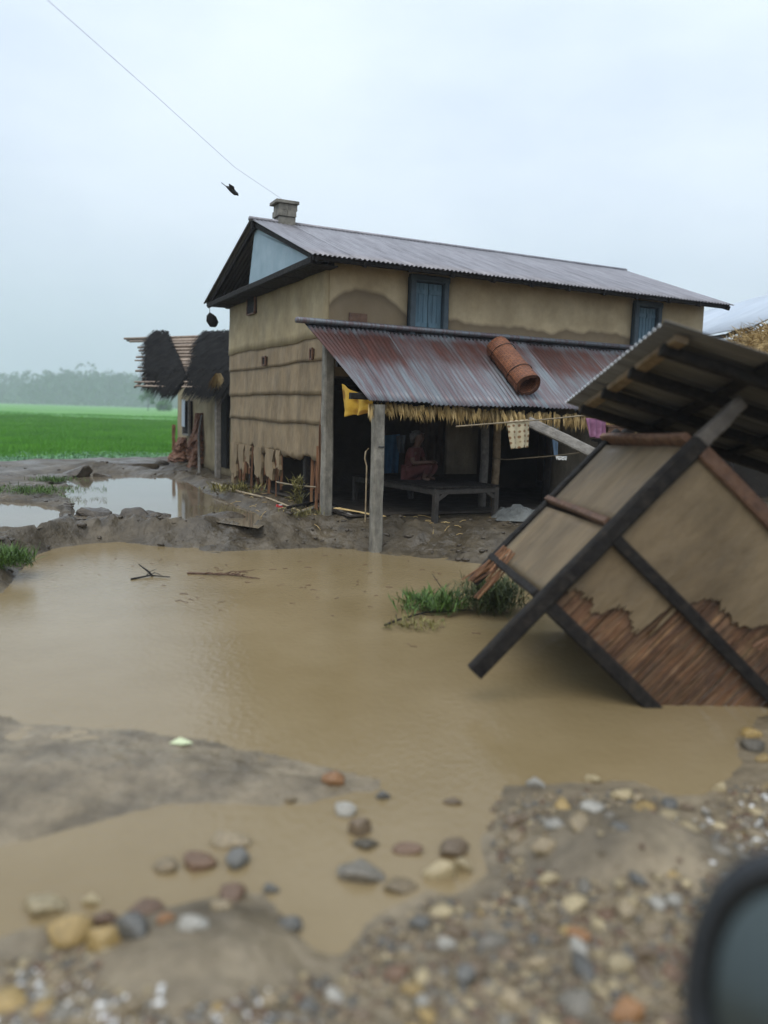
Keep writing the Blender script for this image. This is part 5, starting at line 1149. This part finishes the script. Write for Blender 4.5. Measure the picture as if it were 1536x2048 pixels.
GRAV = P([(545,2200),(545,2010),(600,1935),(700,1930),(735,1850),(790,1800),(870,1775),(950,1780),(1035,1750),(1005,1690),(990,1600),(1005,1570),(1130,1562),(1250,1560),(1340,1590),(1420,1580),(1490,1520),(1510,1440),(1700,1440),(1800,2200)], .08)
LEFT = P([(-150,1880),(0,1885),(120,1875),(260,1880),(300,1990),(520,1975),(600,2010),(600,2200),(-150,2200)], .08)
def inside(x, y, poly): return sdist(np.array([x]), np.array([y]), poly)[0]
mound = G(1215, 1690, .1); mound2 = G(405, 1890, .1)
pal = ['tan','brown','grey','beige','tan','red','slate','brown','cream','grey','pale','ochre','dark','beige','cream']
words = {'tan':'tan','brown':'brown','grey':'grey','beige':'beige','red':'reddish','slate':'slate-blue','cream':'cream','pale':'pale','ochre':'yellow ochre','dark':'dark'}
base = [rock_mesh(200+k, 2, .45, .62) for k in range(6)]
cob = {}
for c in set(pal):
    for k in range(6): m = base[k].copy(); m.materials.clear(); m.materials.append(SMAT[c]); cob[c, k] = m
placed = []
cand = [(rj.random() < .2,) for k in range(7000)]; cq = [G(rj.uniform(-40, 640) if c[0] else rj.uniform(560, 1600), rj.uniform(1560, 2090), .08) for c in cand]
cxa = np.array([q.x for q in cq]); cya = np.array([q.y for q in cq]); cl = np.array([c[0] for c in cand]); okc = np.where(cl, sdist(cxa, cya, LEFT), sdist(cxa, cya, GRAV)) > .02; cza = H(cxa, cya)
okc &= ~((np.hypot((cxa-mound2.x)/.36, (cya-mound2.y)/.30) < 1) & (np.random.rand(len(cxa)) < .97)); okc &= ~((np.hypot((cxa-mound.x)/.42, (cya-mound.y)/.30) < 1) & (np.random.rand(len(cxa)) < .88))
for x, y, z, left, good in zip(cxa, cya, cza, cl, okc):
    if not good: continue
    if len(placed) >= 240: break
    r = rj.choice((.022,.028,.034,.042,.052,.066))*rj.uniform(.85,1.2)
    if any((x-a)**2+(y-b)**2 < (.8*(r+s))**2 for a, b, s in placed): continue
    placed.append((x, y, r)); c = rj.choice(pal); ob = bpy.data.objects.new('cobble', cob[c, rj.randrange(6)]); COL.objects.link(ob)
    ob.scale = (2*r*rj.uniform(.85,1.3), 2*r, 2*r*rj.uniform(.8,1.1)); ob.location = (x, y, max(z, -.01)+r*.06); ob.rotation_euler = (rj.uniform(-.3,.3), rj.uniform(-.3,.3), rj.uniform(0,6.28))
    where = 'lying in the lower left gravel corner' if left else 'scattered in the gravel right of the shallow channel'
    tag(ob, 'small wet %s cobble %s' % (words[c], where), 'cobble', '%s cobbles, %s gravel' % (words[c], 'left' if left else 'right'))
# fine gravel: too many and too small to count
def gravel(name, n, polys, cols, r0, r1, seed, label):
    rs = np.random.RandomState(seed); bm = bmesh.new(); bmesh.ops.create_icosphere(bm, subdivisions=1, radius=1); bv = np.array([v.co[:] for v in bm.verts]); bf = np.array([[v.index for v in f.verts] for f in bm.faces]); bm.free()
    xs_, ys_ = [], []
    while len(xs_) < n:
        m = n*2; pxs = rs.uniform(-60, 1640, m); pys = 1540+(2110-1540)*rs.rand(m)
        q = [G(a, b, .08) for a, b in zip(pxs, pys)]; x = np.array([v.x for v in q]); y = np.array([v.y for v in q]); ok = np.zeros(m, bool)
        for p in polys: ok |= sdist(x, y, p) > -.03
        ok &= ~((np.hypot((x-mound.x)/.40, (y-mound.y)/.28) < 1) & (rs.rand(m) < .93)); ok &= ~((np.hypot((x-mound2.x)/.34, (y-mound2.y)/.28) < 1) & (rs.rand(m) < .96)); ok &= fbm(x, y, 2.6, 3, 7) > rs.uniform(-.65, .40, m)
        xs_ += list(x[ok]); ys_ += list(y[ok])
    x = np.array(xs_[:n]); y = np.array(ys_[:n]); z = H(x, y); r = rs.uniform(r0, r1, n)
    sc = r[:,None]*np.stack([rs.uniform(.8,1.4,n), rs.uniform(.8,1.2,n), rs.uniform(.45,.8,n)], 1); a = rs.uniform(0, 6.28, n)
    v = bv[None]*sc[:,None]*(1+rs.uniform(-.15,.15,(n,len(bv),1))); vx = v[...,0]*np.cos(a)[:,None]-v[...,1]*np.sin(a)[:,None]; vy = v[...,0]*np.sin(a)[:,None]+v[...,1]*np.cos(a)[:,None]
    v = np.stack([vx+x[:,None], vy+y[:,None], v[...,2]+np.maximum(z,-.02)[:,None]+r[:,None]*.08], 2).reshape(-1, 3); f = (bf[None]+(np.arange(n)*len(bv))[:,None,None]).reshape(-1, 3)
    me = fast_mesh(name, v, f, 3)
    for c in cols: me.materials.append(SMAT[c])
    me.polygons.foreach_set('material_index', np.repeat(rs.randint(0, len(cols), n), len(bf)).astype(np.int32)); me.polygons.foreach_set('use_smooth', [True]*len(me.polygons))
    ob = bpy.data.objects.new(name, me); COL.objects.link(ob); tag(ob, label, 'gravel', kind='stuff')
gravel('gravel', 5200, [GRAV, LEFT], ['tan','brown','grey','beige','red','slate','beige','tan','brown','cream'], .006, .020, 4, 'fine wet mixed gravel covering the foreground')
SHINY = [P([(1290,1590),(1420,1590),(1536,1560),(1620,1600),(1620,1720),(1480,1740),(1330,1720)], .1), P([(-60,1900),(120,1930),(200,2000),(330,1990),(520,1970),(520,2060),(-60,2080)], .08)]
gravel('glint_pebbles', 520, SHINY, ['white','pale','white','slate'], .007, .015, 6, 'patches of small pebbles coloured white as wet glints in the gravel')

rsx = np.random.RandomState(77); qa = [G(a, b, .28) for a, b in zip(rsx.uniform(-60, 1080, 9000), rsx.uniform(930, 1112, 9000))]
cx = np.array([q.x for q in qa]); cy = np.array([q.y for q in qa]); ch_ = H(cx, cy); okk = (ch_ > .02) & (np.abs(ch_-PUD) > .004) & (fbm(cx, cy, 1.7, 3, 9) > rsx.uniform(-.6, .5, 9000)); cx = cx[okk][:1500]; cy = cy[okk][:1500]
def crumbs(name, x, y, r0, r1, mat, label, cat, seed):
    rs = np.random.RandomState(seed); bm = bmesh.new(); bmesh.ops.create_icosphere(bm, subdivisions=1, radius=1); bv = np.array([v.co[:] for v in bm.verts]); bf = np.array([[v.index for v in f.verts] for f in bm.faces]); bm.free(); n = len(x)
    z = H(x, y); r = r0+(r1-r0)*rs.rand(n)**3; sc = r[:,None]*np.stack([rs.uniform(.8,1.9,n), rs.uniform(.8,1.5,n), rs.uniform(.4,.8,n)], 1); v = bv[None]*sc[:,None]*(1+rs.uniform(-.35,.35,(n,len(bv),1)))
    v = v + np.stack([x, y, z+r*.02], 1)[:,None]; f = (bf[None]+(np.arange(n)*len(bv))[:,None,None]).reshape(-1, 3)
    ob = obj(name, fast_mesh(name, v.reshape(-1, 3), f, 3), mat); return tag(ob, label, cat, kind='stuff')
crumbs('mud_crumbs', cx, cy, .008, .050, M['mud_clod'], 'loose wet mud crumbs strewn over the washed-out bank', 'mud', 3)
mb = MB()
for k in range(60):
    a, b = rj.choice(((rj.uniform(560,1000), rj.uniform(1035,1095)), (rj.uniform(380,640), rj.uniform(985,1050)), (rj.uniform(780,960), rj.uniform(1060,1100)))); q = ground_at(a, b); d = Vector((rj.uniform(-1,1), rj.uniform(-.5,.5), 0)).normalized()*rj.uniform(.05,.22)
    if q.z < .03: continue
    e_ = Vector((q.x+d.x, q.y+d.y, hz(q.x+d.x, q.y+d.y)+.015)); mb.tube([q+Vector((0,0,.012)), (q+e_)/2+Vector((0,0,.02)), e_], .0045, 4)
ob = one('straw_litter', mb, M['straw'], 'scattered straw bits littering the mud in front of the porch', 'straw'); ob['kind'] = 'stuff'

# ------------------------------------------------------------------ wing mirror of the vehicle at lower right
def mirror():
    c = CAM + ray(1615, 2010)*1.25; r = empty('wing_mirror'); tag(r, 'black wing mirror of a vehicle at the lower right corner', 'mirror')
    z_ = (CAM-c).normalized(); z_ = (z_+Vector((.05,0,-.30))).normalized(); x_ = Vector((0,0,1)).cross(z_).normalized(); y_ = z_.cross(x_)
    r.matrix_world = Matrix(((x_.x,y_.x,z_.x,c.x),(x_.y,y_.y,z_.y,c.y),(x_.z,y_.z,z_.z,c.z),(0,0,0,1)))
    def ring(s, z, n=44, e=2.25): 
        o_ = []
        for i in range(n):
            a = 2*math.pi*i/n; ca, sa = math.cos(a), math.sin(a); q = (abs(ca)**e+abs(sa)**e)**(-1/e); o_.append((ca*q*.185*s, sa*q*.235*s, z))
        return o_
    prof = [(.05,-.13),(.45,-.12),(.75,-.09),(.93,-.04),(1.0,.01),(.985,.035),(.93,.050),(.85,.047),(.76,.030),(.71,.0)]
    v = [p for s, z in prof for p in ring(s, z)]; n = 44; f = [(j*n+i, j*n+(i+1) % n, (j+1)*n+(i+1) % n, (j+1)*n+i) for j in range(len(prof)-1) for i in range(n)] + [tuple(range(n-1,-1,-1))]
    mb = MB(); mb.add(v, f); h = fixn(mb.build('housing', M['mirror_black'], r, True))
    v = [p for s, z in ((.72,.003),(.5,.007),(.25,.009)) for p in ring(s, z)] + [(0,0,.010)]; f = [(j*n+i, j*n+(i+1) % n, (j+1)*n+(i+1) % n, (j+1)*n+i) for j in range(2) for i in range(n)] + [(2*n+i, 2*n+(i+1) % n, 3*n) for i in range(n)]
    mb = MB(); mb.add(v, f); mb.build('glass', M['mirror_glass'], r, True)
    mb = MB(); mb.tube([(.05,-.16,-.06),(.07,-.28,-.07),(.12,-.42,-.08),(.22,-.55,-.08)], [.05,.04,.04,.055], 12, flat=.7); mb.build('arm', M['mirror_black'], r, True)
M['mirror_black'] = mk('mirror_black', [(.3,(.010,.012,.013)),(.7,(.016,.018,.020))], scale=20, rough=(.12,.22), bump=.01)
mg = bpy.data.materials.new('mirror_glass'); mg.use_nodes = True; b_ = mg.node_tree.nodes['Principled BSDF']; b_.inputs['Base Color'].default_value = (.10,.12,.115,1); b_.inputs['Metallic'].default_value = 1; b_.inputs['Roughness'].default_value = .16; M['mirror_glass'] = mg
mirror()

# ------------------------------------------------------------------ rain haze
mb = MB(); mb.box((-60, 580, 44), (2000, 1320, 94)); hz_ = mb.build('haze', None); tag(hz_, 'grey rain haze in the air', 'haze', kind='stuff')
hm = bpy.data.materials.new('haze'); hm.use_nodes = True; t = hm.node_tree; t.nodes.clear(); oo = N(t, 'ShaderNodeOutputMaterial'); pvn = N(t, 'ShaderNodeVolumePrincipled')
pvn.inputs['Color'].default_value = (.86,.93,1.0,1); pvn.inputs['Density'].default_value = .0009; pvn.inputs['Anisotropy'].default_value = .2
t.links.new(pvn.outputs[0], oo.inputs['Volume']); hz_.data.materials.append(hm)
